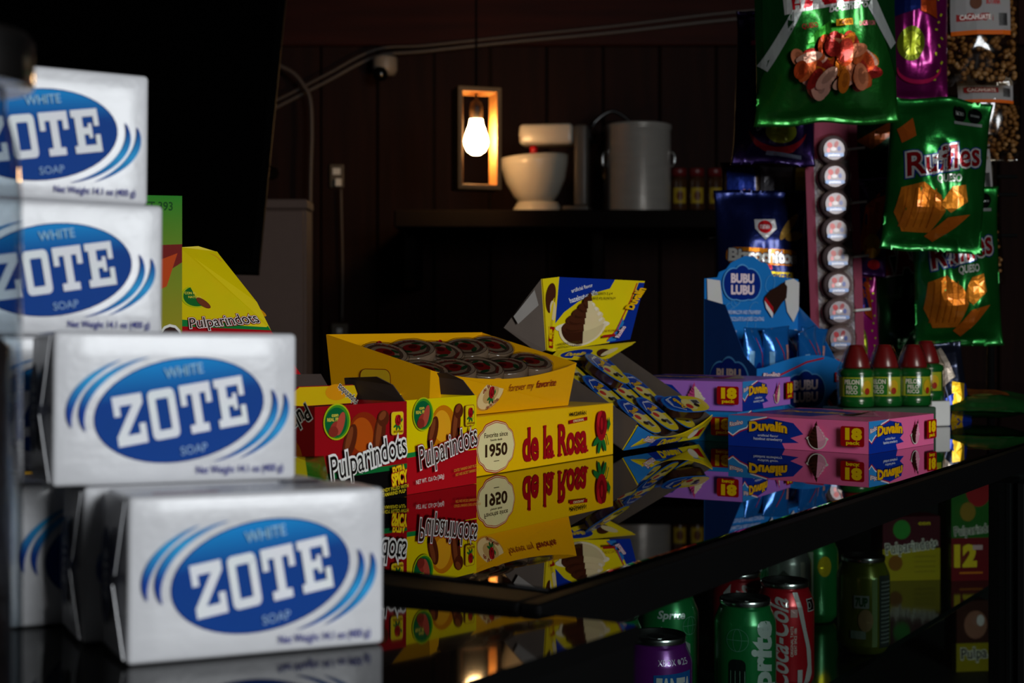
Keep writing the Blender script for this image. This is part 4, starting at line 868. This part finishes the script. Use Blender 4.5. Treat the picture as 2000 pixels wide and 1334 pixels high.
hang('snack_bag', 'narrow magenta foil bag low beside the pink lollipop strip', 1660, 1722, 530, 770, 2.03, .03, '#8c0f62', magenta, 18, -3, 0, .008, .5)
hang('snack_bag', 'dark green bag with a half hidden maroon letter left of the lower chip bag', 1700, 1836, 462, 735, 2.04, .045, '#0c3a18', takis_k, 19, 0, 0, .008)
hang('snack_bag', 'very dark green bag between the pink strip and upper chip bag', 1650, 1790, 228, 352, 2.07, .04, '#0b2412', darkgreen, 20, 0, 0, .005)
hang('snack_bag', 'small blue, grey and yellow packet above the navy biscuit bag', 1410, 1592, 318, 420, 2.105, .012, '#3a2a1c', upper, 21, 0, 0, .003)
hang('snack_bag', 'dark amber foil bag behind the pink lollipop strip', 1548, 1700, 385, 690, 2.150, .016, '#3a2210', plain, 22, 0, 0, .009, .6)
hang('snack_bag', 'blue and yellow striped bag standing low at the right end of the counter', 1822, 1898, 668, 838, 1.84, .03, '#23283a', stripes, 23, -8, 0, .005)
gl = thing('snack_bag', 'green bag lying flat on the far right end of the counter', 'snack bag', (.590, 1.80, .016), (R(-84), 0, R(-20)), 'snack bags on the counter')
o, fn = pillow('pouch', .15, .12, .028, foil('foil_flat_green', '#164a1e'), gl, seed=31); Print().ell(0, .06, .04, .03, '#8a4a18').build('front_print', o, fn, FOIL, .014, lift=.0004)
# clear bags of nuts
NUT = mat('roasted_peanut', '#7c5628', .6, var=.4, scale=60, bump=.3); ORNG = '#c85a14'
def nutbag(label, px0, px1, py0, py1, d, seed, T=.05, lo=0.0):
    W, H = (px1 - px0) * d / F, (py1 - py0) * d / F; r_ = random.Random(seed)
    t = thing('nut_bag', label, 'snack bag', P((px0 + px1) / 2, py1, d), (0, R(r_.uniform(-4, 4)), 0), 'clear bags of nuts hanging at the right')
    o, fn = pillow('clear_pouch', W, H, T, clear('bag_film', '#efe6d8', .1, .08, 1.3), t, 16, 22, seed, .004, .04, .04)
    bm = bmesh.new()
    for k in range(260):
        x_ = r_.uniform(-.44, .44) * W; z_ = H * (.05 + .62 * r_.random()); y_ = r_.uniform(-.5, .5) * T * .72 * (1 - (2 * x_ / W) ** 2) ** .6
        M = Matrix.Translation((x_, y_, z_)) @ Matrix.Rotation(r_.uniform(0, 6), 4, Vector((r_.random(), r_.random(), r_.random() + .1)).normalized()) @ Matrix.Diagonal((r_.uniform(.8, 1.4), .8, .9, 1))
        bmesh.ops.create_icosphere(bm, subdivisions=1, radius=W * .046, matrix=M)
    me = bpy.data.meshes.new('nuts'); bm.to_mesh(me); bm.free(); n_ = obj('nuts', me, t, NUT, True); n_['kind'] = 'stuff'
    H0_ = H; H = H; p = Print().rect(-W * .42, H * .66, W * .36, H * .97, '#8c8886').rect(-W * .36, H * .74, W * .12, H * .80, '#8a2424').text('CACAHUATE', -W * .12, H * .77, H * .035, '#e8d8d0', W * .4, .03).ell(-W * .12, H * .88, W * .08, H * .05, '#5a3420').text('BOTANA', W * .12, H * .89, H * .04, '#a83030', W * .2, .03)
    for k in range(6): p.rect(W * (.20 + .02 * k), H * .70, W * (.21 + .02 * k), H * .80, '#2a2a2a')
    p.rect(-W * .42, H * .63, W * .36, H * .665, ORNG); p.build('paper_label', o, lambda x, y, l: fn(x, y - lo * H0_, l), PAPER, .014, lift=.0008)
nutbag('clear bag of nuts with a white label at the top right corner of the rack', 1838, 1992, -80, 168, 2.06, 41, .05, .25)
nutbag('clear bag of nuts, second one down at the right edge of the rack', 1850, 1992, 140, 318, 2.12, 42)
nutbag('clear bag of nuts partly covered by the lower green chip bag', 1862, 1962, 285, 560, 2.10, 43, .04)
# pink lollipop strip
ls = thing('lollipop_strip', 'long pink strip of clear-wrapped round lollipops hanging on the rack', 'candy strip', P(1640, 745, 1.985))
top = P(1622, 232, 1.985) - P(1640, 745, 1.985); sW = .062
PINK = mat('pink_plastic', '#8a3048', .6, var=.1, spec=.2)
panel('backing', [(-sW * .42, .004, .0), (sW * .42, .004, 0), (sW * .42 + top.x, .004, top.z), (-sW * .42 + top.x, .004, top.z)], .0008, mat('grey_film_backing', '#6a5c66', .3, var=.3, scale=50, bump=.5, spec=.3), ls)
for s in (-1, 1):
    panel('side_band', [(s * sW * .5 - .006, .0025, 0), (s * sW * .5 + .006, .0025, 0), (s * sW * .5 + .006 + top.x, .0025, top.z), (s * sW * .5 - .006 + top.x, .0025, top.z)], .0012, PINK, ls)
panel('header_card', [(-sW * .62 + top.x, .003, top.z - .05), (-sW * .45 + top.x, .003, top.z - .056), (sW * .45 + top.x, .003, top.z - .056), (sW * .62 + top.x, .003, top.z - .05), (sW * .6 + top.x, .003, top.z + .012), (-sW * .6 + top.x, .003, top.z + .012)], .001, PINK, ls)
LP = {}
for k in range(9):
    z_ = .022 + k * .0375; cx = top.x * z_ / top.z
    if not LP:
        a_ = lathe('lollipop', [(0, -.010), (.014, -.0095), (.0200, -.003), (.0200, .002), (.013, .006), (0, .007)], mat('lolly', '#8c7c82', .3, var=.5, scale=70, coat=.4), ls, 22)
        b_ = lathe('bubble_film', [(.0245, -.004), (.0235, .004), (.016, .0095), (0, .011)], FILM, None, 22, wob=.03); b_.parent = a_
        q = Print().ell(0, 0, .0145, .0145, '#7c7782').ell(-.006, .006, .0036, .0042, '#9a2834', 30).ell(.003, .007, .0028, .005, '#7a1c2a', -20).ell(.007, .001, .0024, .0034, '#3a4a88').ell(-.008, -.001, .0022, .003, '#c87a84').ell(-.001, .0005, .004, .0028, '#b0acb6').rect(-.0135, -.0100, .0135, -.0050, '#6a86b8', 0, .002).text('paleta', 0, -.0075, .0032, '#e0e0ea', .016, .02)
        c_ = q.build('printed_face', a_, lambda x, y, l: Vector((x, y, .0074 + l)), FOIL)
        e_ = tube('stick', [(.006, 0, -.006), (.046, .004, -.006)], .0019, WHITE, a_)
        LP.update(a=a_.data, b=b_.data, c=c_.data, e=e_.data)
    else:
        a_ = obj('lollipop', LP['a'], ls)
        for nm, q in (('bubble_film', 'b'), ('printed_face', 'c'), ('stick', 'e')):
            if nm != 'stick' or k % 2 == 0: obj(nm, LP[q], a_)
    a_.location = (cx, -.008, z_); a_.rotation_euler = (R(90), R(0), R(0))
# ------------------------------------------------------------------ drinks and boxes inside the counter
CANZ = -.2878
CANP = [(0, .004), (.018, .004), (.0235, .0008), (.025, 0), (.0275, .003), (.0325, .011), (.033, .014), (.033, .096), (.0322, .100), (.0275, .111), (.0262, .1145)]
LIDP = [(.0262, .1145), (.0272, .1165), (.0272, .1205), (.0262, .1218), (.0252, .1212), (.0244, .1165), (.0222, .1160), (.0215, .1172), (0, .1172)]
CANM = {}
def can(label, px, py, d, col, pr, spin=0):
    """px, py: middle of the lid in the photograph at distance d"""
    pos = P(px, py, d); pos.z = CANZ
    t = thing('drink_can', label, 'can', pos, (0, 0, R(spin)), 'drink cans on the glass shelf')
    m = mat('can_' + col.strip('#'), col, .26, .45, .08, 40, coat=.25)
    if not CANM:
        pass
    b = lathe('can_body', CANP, m, t, 40)
    if not CANM:
        l = lathe('can_lid', LIDP, CHROME, t, 40); CANM['l'] = l.data
        CANM['t'] = None; bm = bmesh.new()
        v = [(.008 * math.cos(a), .004 + .011 * math.sin(a), .1186) for a in [2 * math.pi * i / 14 for i in range(14)]]
        tb_ = panel('pull_tab', v, .0012, CHROME, l); CANM['t'] = tb_.data
    else:
        l = obj('can_lid', CANM['l'], t); obj('pull_tab', CANM['t'], l)
    p = Print(); pr(p)
    if p.sh: p.build('can_print', b, lambda x, y, h: Vector((math.sin(x / .033) * (rad(y) + .0002 + h), -math.cos(x / .033) * (rad(y) + .0002 + h), y)), INK, .006, step=.00005)
    return t
def rad(y):
    for (r0, z0), (r1, z1) in zip(CANP[3:], CANP[4:]):
        if z0 <= y <= z1: return r0 + (r1 - r0) * (y - z0) / (z1 - z0 + 1e-9)
    return .0262
LG = '#c8d0cc'
def ball(p, x, y, r):
    p.ring(x, y, r, r, .0005, '#6aa888').ring(x, y, r * .4, r, .0005, '#6aa888').line([(x - r, y), (x + r, y)], .0005, '#6aa888')
def sprite_a(p):
    p.text('Sprite', .010, .058, .024, LG, .085, .05, 90, .15); ball(p, -.017, .082, .012); p.rect(-.026, .012, -.008, .062, '#14201c', 0, .006)
    for k in range(4): p.line([(-.024 + .005 * k, .02), (-.024 + .005 * k, .05)], .0005, '#8ab8a0')
def sprite_b(p):
    p.text('Sprite', .0, .0985, .008, LG, .030, .03, 0, .2).poly([(-.012, .056), (.022, .048), (.022, .066), (-.012, .086)], '#98a09c').poly([(-.006, .058), (.004, .056), (.004, .070), (-.006, .074)], '#14201c'); ball(p, .022, .086, .010); p.rect(.008, .010, .026, .050, '#14201c', 0, .006)
def coke(p):
    p.text('Coca-Cola', -.014, .058, .022, '#c8bcbc', .10, .02, 90, .35)
    p.poly([(.004, .112), (.011, .112), (.013, .10), (.020, .070), (.028, .045), (.030, .02), (.024, .008), (.016, .008), (.022, .03), (.020, .05), (.012, .080)], '#c8c0c0')
    p.rect(.022, .090, .036, .104, '#c0c0c0').rect(.023, .091, .035, .103, '#2a0c10').ring(.0255, .097, .003, .004, .0006, '#d0d0d0').text('ORIGINAL TASTE', .0015, .058, .003, '#d8c8c0', .034, .01, 90).text('GREAT SINCE 1886', .0055, .058, .003, '#d8c8c0', .030, .01, 90).rect(.000, .085, .008, .094, '#c89a9a').rect(.008, .010, .014, .026, '#c0b8b8')
def coke_b(p): p.poly([(-.022, .10), (-.014, .11), (-.012, .07), (-.02, .03), (-.026, .03)], '#a8a0a0').text('Coca-Cola', .005, .06, .022, '#b8acac', .10, .02, 90, .35)
def fanta(p):
    p.text('XBOX', -.002, .1010, .0055, '#c8b8d0', .018, .0).ell(.011, .1010, .002, .0024, '#c8b8d0').text('25', .018, .1010, .0055, '#c8b8d0', .008, .02)
    p.poly([(-.015, .064), (.024, .060), (.026, .092), (-.015, .090)], '#1a5aa8').text('FANTA', .006, .077, .017, '#d0ccd0', .036, .06, -2)
    p.text('BERRY', .004, .046, .009, '#d0b8d8', .026, .05)
def citrus(p):
    p.rect(-.004, .012, .003, .098, '#9ab87a').rect(.006, .010, .026, .100, '#4a5450')
    for k in range(16): p.rect(.008, .016 + .005 * k, .025, .018 + .005 * k, '#98a29c')
    p.rect(-.026, .060, -.008, .076, '#b8c4bc').ell(-.012, .045, .009, .014, '#c8a878').rect(-.030, .022, -.012, .032, '#a8c0b0').text('7UP', -.017, .068, .010, '#1c6a30', .014, .05)
def silver(p):
    p.poly([(-.03, .07), (-.01, .09), (.01, .074), (.01, .055), (-.03, .05)], '#5a5f58').rect(.013, .01, .020, .10, '#d8d4c0').rect(-.03, .03, .008, .044, '#4a504a')
can('purple berry soda can with white lettering nearest on the glass shelf', 1284, 1237, 1.348, '#5a1468', fanta, 14)
can('front green lemon-lime soda can with large vertical white lettering', 1455, 1166, 1.525, '#0d6a34', sprite_a, 6)
can('green lemon-lime soda can with small lettering behind the purple can', 1306, 1149, 1.575, '#0d6a34', sprite_b, 0)
can('front red cola can with a white ribbon', 1533, 1133, 1.628, '#a00c1c', coke, 0)
can('dark red cola can standing behind the front green can', 1440, 1116, 1.690, '#7c0a16', coke_b, 0)
can('green can half hidden at the left under the counter frame', 1195, 1198, 1.452, '#0d6a34', sprite_b, 30)
can('yellow-green citrus soda can with a nutrition panel, standing alone', 1686, 1072, 1.800, '#6a7416', citrus, 12)
can('silver can with dark peaks behind the front cola can', 1536, 1062, 1.900, '#8a8e88', silver, 0)
can('green can with a pale stripe behind the silver can', 1590, 1045, 1.985, '#116a30', lambda p: p.rect(-.02, .01, -.008, .1, '#c8ccb8').ell(.008, .08, .01, .014, '#c8b020'), 0)
can('dark green can in the back row between the two cola cans', 1452, 1070, 1.865, '#0f5a2c', sprite_b, 10)
# boxes and bags deeper in the counter
def case_box(label, px0, px1, py0, py1, d, z0, base, pr, ang=8, D=.05):
    W, H = (px1 - px0) * d / F, (py1 - py0) * d / F; q = P(px0, py1, d); q.z = z0
    t, o = carton('candy_carton', label, 'candy box', W, D, H, q, ang, mat('case_' + base.strip('#'), base, .4), 'candy boxes inside the counter')
    p = Print(); pr(p, W, H); p.build('front_print', o, face('front', W, D, H), CARD, lift=.0003)
def cb1(p, W, H):
    p.rect(0, 0, W, H * .5, '#9a880c').rect(0, H * .5, W, H, '#420c18').ell(W * .33, H * .80, W * .15, H * .15, '#2a7a2a').text('Pulparindots', W * .5, H * .54, H * .16, '#17110f', W * .9, .01, 6, 0, '#e8e0d0', .05)
    for k in range(4): p.rect(W * .55, H * (.12 + .08 * k), W * .92, H * (.15 + .08 * k), '#8a7a10')
    p.ell(W * .22, H * .28, W * .12, H * .12, '#7a4a10').text('con', W * .72, H * .9, H * .06, '#d8c010', W * .2)
def cb2(p, W, H):
    p.rect(0, 0, W, H, '#1f5a1a').rect(0, 0, W, H * .36, '#6e0f18').ell(W * .7, H * .78, W * .34, H * .16, '#9a1a20').poly([(0, H * .88), (W * .4, H), (W, H), (W, H * .93)], '#c8a818').ell(W * .42, H * .58, W * .2, H * .08, '#8a6a20')
    p.text('Pulparindo', W * .55, H * .43, H * .07, '#17110f', W * .95, .01, 5, 0, '#e8e0d0', .05).text('12', W * .36, H * .21, H * .16, '#e0c020', W * .5, .07).rect(W * .55, H * .26, W * .8, H * .30, '#c8a0a0').rect(W * .2, H * .06, W * .8, H * .075, '#d0701a')
def cb3(p, W, H):
    p.rect(0, 0, W, H * .40, '#8a7a0c').rect(0, H * .40, W, H, '#3a1c14').ell(W * .6, H * .66, W * .36, H * .2, '#8a5a48').text('Pulpa', W * .55, H * .26, H * .15, '#17110f', W * .8, .02, 3, 0, '#d8d0c0', .05).ell(W * .75, H * .72, W * .12, H * .08, '#c8bcb8')
zs = -.2878
case_box('maroon and yellow candy box at the back of the glass shelf', 1724, 1842, 1008, 1133, 2.28, zs, '#5a1020', cb1)
case_box('tall green and red candy box with a yellow number twelve on the glass shelf', 1858, 1938, 900, 1133, 2.28, zs, '#2a7a22', cb2)
case_box('brown and yellow candy box on the floor of the counter', 1868, 1934, 1152, 1290, 2.63, -.5198, '#3a1c14', cb3)
# ------------------------------------------------------------------ far wall: shelf, lamp, mixer, canister
zs_ = P(0, 410, 3.95).z
sh = thing('wall_shelf', 'dark wooden shelf along the back wall under the mixer and canister', 'shelf', (0, WALLY, zs_ - .05))
box('board', P(770, 0, 3.95).x, 1.25, -.56, -.03, .0, .05, mat('black_brown_wood', '#0c0604', .8, spec=.1, var=.5, scale=6), sh, .004, 1)
for px in (800, 1150, 1500): box('bracket', P(px, 0, 4.3).x, P(px, 0, 4.3).x + .03, -.4, -.03, -.16, -.0005, MATS['black_brown_wood'], sh)
# hanging lamp in a wooden frame
ld = 3.75; lp = P(930, 372, ld)
lamp = thing('pendant_lamp', 'glowing bulb hanging inside an open wooden box frame', 'lamp', lp, (0, 0, R(17)))
LW, LH, LD, LT = .118, .268, .075, .013
OAK = mat('oak_frame', '#9a6a34', .6, var=.25, scale=14, stretch=(6, 6, 1))
for nm, a in (('frame_side', (-LW / 2, -LW / 2 + LT, LT, LH - LT)), ('frame_side', (LW / 2 - LT, LW / 2, LT, LH - LT)), ('frame_bottom', (-LW / 2, LW / 2, 0, LT)), ('frame_top', (-LW / 2, LW / 2, LH - LT, LH))):
    box(nm, a[0], a[1], -LD / 2, LD / 2, a[2], a[3], OAK, lamp, .001, 1)
def emit(name, col, st):
    m = bpy.data.materials.new(name); m.use_nodes = True; b = m.node_tree.nodes['Principled BSDF']
    b.inputs['Base Color'].default_value = (1, 1, 1, 1); b.inputs['Emission Color'].default_value = col + (1,); b.inputs['Emission Strength'].default_value = st; return m
zb = LH - LT; bz = .093
lathe('bulb', [(0, bz), (.012, bz + .002), (.024, bz + .011), (.031, bz + .026), (.0325, bz + .036), (.030, bz + .050), (.024, bz + .067), (.019, bz + .080), (.0165, bz + .094)], emit('bulb_glow', (1.0, .60, .25), 80), lamp, 32)
lathe('socket', [(.0, bz + .0945), (.017, bz + .0945), (.0175, bz + .125), (.013, bz + .140), (.004, bz + .146), (.003, zb - .0005)], mat('black_socket', '#1a1512', .5), lamp, 20)
tube('cord', [(0, 0, LH + .0003), (0, 0, 1.9 - lp.z - .001)], .003, BLACK, lamp)
# stand mixer
md = 4.06; mp_ = P(1050, 411, md); mp_.z = zs_ + .0005
mx_ = thing('stand_mixer', 'white stand mixer with a large bowl on the back shelf beside the lamp', 'mixer', mp_, (0, 0, R(-10)))
ENAM = mat('cream_enamel', '#b8b2a6', .35, var=.05, coat=.2)
k_ = md / F
bowl = lathe('bowl', [(0, 20 * k_), (34 * k_, 21 * k_), (44 * k_, 34 * k_), (58 * k_, 62 * k_), (65 * k_, 92 * k_), (67 * k_, 108 * k_), (65.5 * k_, 108 * k_), (56 * k_, 64 * k_), (40 * k_, 34 * k_), (0, 28 * k_)], ENAM, mx_, 40)
bowl.rotation_euler = (0, R(-4), 0)
lathe('foot', [(0, 0), (50 * k_, 0), (49 * k_, 4 * k_), (40 * k_, 20 * k_), (0, 20.4 * k_)], ENAM, mx_, 36)
hd = box('head', -32 * k_, 72 * k_, -30 * k_, 30 * k_, 130 * k_, 170 * k_, ENAM, mx_, 8 * k_, 4)
box('column', 74 * k_, 100 * k_, -24 * k_, 24 * k_, 10 * k_, 168 * k_, mat('grey_enamel', '#4a4642', .4), mx_, 6 * k_, 4)
box('base_plate', 54 * k_, 104 * k_, -40 * k_, 40 * k_, 0, 10 * k_, MATS['grey_enamel'], mx_, 3 * k_, 3)
lathe('red_collar', [(0, 115 * k_), (7 * k_, 115 * k_), (7.5 * k_, 129 * k_), (0, 129.5 * k_)], mat('red_plastic', '#b0101a', .3), mx_, 18, (-8 * k_, 0, 0))
lathe('beater_shaft', [(0, 60 * k_), (3 * k_, 60 * k_), (4 * k_, 114.5 * k_), (0, 114.8 * k_)], CHROME, mx_, 16, (-8 * k_, 0, 0))
box('head_badge', -32.6 * k_, -32.1 * k_, -22 * k_, 22 * k_, 146 * k_, 158 * k_, CHROME, mx_)
# canister
cn = thing('steel_canister', 'tall shiny steel canister on the back shelf right of the mixer', 'canister', P(1246, 411, 4.1)); cn.location.z = zs_ + .0005
lathe('body', [(0, 0), (63 * k_, 0), (64 * k_, 3 * k_), (64 * k_, 164 * k_), (66 * k_, 166 * k_)], mat('brushed_steel', '#a8a29a', .32, .35, .15, 12, .15, 30, stretch=(1, 1, 4)), cn, 40)
lathe('lid', [(66 * k_, 166.4 * k_), (66 * k_, 173 * k_), (60 * k_, 175 * k_), (0, 176 * k_)], MATS['brushed_steel'], cn, 40)
for s in (-1, 1): tube('handle', smoothpath([(s * 64 * k_, -10 * k_, 120 * k_), (s * 70 * k_, -14 * k_, 116 * k_), (s * 70 * k_, -14 * k_, 96 * k_), (s * 64 * k_, -10 * k_, 92 * k_)], 4), 2.2 * k_, CHROME, cn)
kt = thing('black_kettle', 'black kettle half hidden behind the steel canister', 'kettle', P(1196, 411, 4.30)); kt.location.z = zs_ + .0005
lathe('body', [(0, 0), (.075, 0), (.08, .02), (.072, .18), (.05, .24), (.04, .25)], mat('black_enamel', '#0a0a0a', .25, coat=.3), kt, 32)
lathe('lid', [(.04, .2505), (.042, .256), (.03, .272), (.012, .280), (.012, .292), (0, .295)], MATS['black_enamel'], kt, 28)
tube('handle', smoothpath([(-.05, 0, .22), (-.07, 0, .27), (0, 0, .325), (.07, 0, .27), (.05, 0, .22)], 6), .006, MATS['black_enamel'], kt)
for k, (px, lb) in enumerate(((1326, 'next to the steel canister'), (1360, 'in the middle of the row'), (1396, 'nearest the snack bags'))):
    jr = thing('spice_jar', 'small red-lidded jar on the back shelf, ' + lb, 'jar', P(px, 411, 4.12), group='red-lidded jars on the back shelf'); jr.location.z = zs_ + .0005
    lathe('glass_body', [(0, 0), (.023, 0), (.025, .004), (.025, .095), (.020, .108)], mat('amber_jar', '#3a2210', .2, var=.5, scale=20, coat=.4), jr, 24)
    lathe('lid', [(0, .1085), (.0225, .1085), (.0225, .13), (.021, .132), (0, .132)], mat('dark_red_lid', '#5a1010', .4), jr, 24)
    Print().rect(-.018, .03, .018, .075, '#9a8020').ell(0, .052, .010, .014, '#5a3010').build('label', jr, lambda x, y, l: Vector((math.sin(x / .025) * (.0254 + l), -math.cos(x / .025) * (.0254 + l), y)), CARD, .006)
# cables, camera, sockets on the back wall
GC = mat('grey_cable', '#473c34', .5, var=.1); wd_ = WALLY - .032
for off, lb in ((0, 'upper of two pale cables running along the top of the back wall'), (14, 'lower of two pale cables running along the top of the back wall')):
    pts = [P(470, 226 + off * 1.6, wd_), P(545, 197 + off, wd_), P(640, 148 + off, wd_), P(735, 100 + off, wd_), P(830, 92 + off * .8, wd_), P(1000, 74 + off * .8, wd_), P(1200, 54 + off * .9, wd_), P(1440, 26 + off, wd_), P(1700, 8 + off, wd_)]
    if off == 0: pts = [p_ + Vector((0, -.024, 0)) for p_ in pts]
    else: pts = [p_ + Vector((0, -.026, 0)) for p_ in pts]
    tag(tube('wall_cable', smoothpath(pts, 6), .0060 if off else .0045, GC), lb, 'cable', 'cables on the back wall')
tag(tube('wall_cable', smoothpath([P(545, 128, 4.40), P(572, 142, 4.40), P(592, 165, 4.40), P(606, 195, 4.40), P(609, 260, 4.40), P(607, 330, 4.40), P(606, 430, 4.40), P(606, 560, 4.40)], 6), .0065, GC), 'pale cable hanging straight down beside the taupe panel', 'cable', 'cables on the back wall')
sc_ = thing('security_camera', 'small white dome security camera under the wall cables', 'camera', P(752, 134, 4.40))
lathe('mount', [(0, .035), (.036, .035), (.038, .030), (.038, -.005), (.030, -.020), (0, -.022)], mat('camera_white', '#7c7064', .5), sc_, 28)
lathe('lens_ball', [(0, -.026), (.014, -.024), (.022, -.014), (.024, 0), (.018, .014), (0, .02)], mat('lens_black', '#050505', .15), sc_, 24, (-.012, -.028, -.018))
tube('mount_arm', [(0, .02, .0), (0, WALLY - .0225 - 4.40, .0)], .012, MATS['camera_white'], sc_)
so_ = thing('wall_socket', 'small beige socket box on the back wall with a cable plugged in', 'socket', P(658, 344, 4.47))
IV = mat('beige_plastic', '#4c4030', .5)
box('plate', -.022, .022, -.006, .010, -.037, .037, IV, so_, .003, 2); box('outlet', -.012, .012, -.0085, -.0065, .004, .024, WHITE, so_); box('plug', -.002, .016, -.03, -.0065, -.034, -.010, WHITE, so_, .002, 2)
tag(tube('power_cord', smoothpath([P(666, 368, 4.445), P(667, 420, 4.445), P(669, 520, 4.445), P(668, 628, 4.445)], 6), .0042, GC), 'thin power cord running down from the beige wall socket', 'cable')
lb_ = thing('junction_box', 'small dim box at the lower end of the power cord', 'box', P(664, 645, 4.45)); box('cover', -.026, .026, -.012, .030, -.026, .022, IV, lb_, .003, 2); box('knockout', -.008, .008, -.0145, -.0125, -.010, .006, WHITE, lb_)
# taupe cabinet and television at left
cb = thing('tall_cabinet', 'plain taupe cabinet side standing behind the television', 'cabinet', (0, 0, FLOORZ))
x0, x1 = P(420, 0, 2.9).x, P(598, 0, 2.9).x; TP = mat('taupe_panel', '#5a4840', .7, spec=.2, var=.06)
zc = P(0, 389, 2.9).z - FLOORZ
box('body', x0, x1, 2.9, 2.99, .0005, zc - .0205, TP, cb, .003, 1); box('top', x0 - .002, x1 + .002, 2.895, 2.995, zc - .02, zc, TP, cb, .003, 1); box('door', x0 + .004, x1 - .004, 2.880, 2.899, .08, zc - .024, TP, cb, .003, 1)
tv = thing('television', 'large black television leaning back at the upper left behind the soap', 'television', P(200, 520, 2.3))
IT = Matrix.Translation(-P(200, 520, 2.3))
q4 = [P(-120, 512, 2.30), P(505, 532, 2.30), P(562, -40, 2.62), P(-120, -60, 2.62)]
tvp = [IT @ q for q in q4]; panel('casing', tvp, .010, mat('tv_black', '#010101', .7, spec=.05), tv)
n_ = (tvp[1] - tvp[0]).cross(tvp[3] - tvp[0]).normalized(); cen = sum(tvp, Vector()) / 4
panel('screen', [cen + (q - cen) * .955 + n_ * .0012 for q in tvp], .001, mat('tv_screen', '#010101', .5, spec=.05), tv)
tube('wall_arm', [cen - n_ * .036, cen + Vector((-.05, .5, .05)), Vector((cen.x - .05, WALLY - .03, cen.z + .1)) - Vector((0, 0, 0)) + Vector((0, -P(200, 520, 2.3).y, 0))], .02, BLACK, tv)
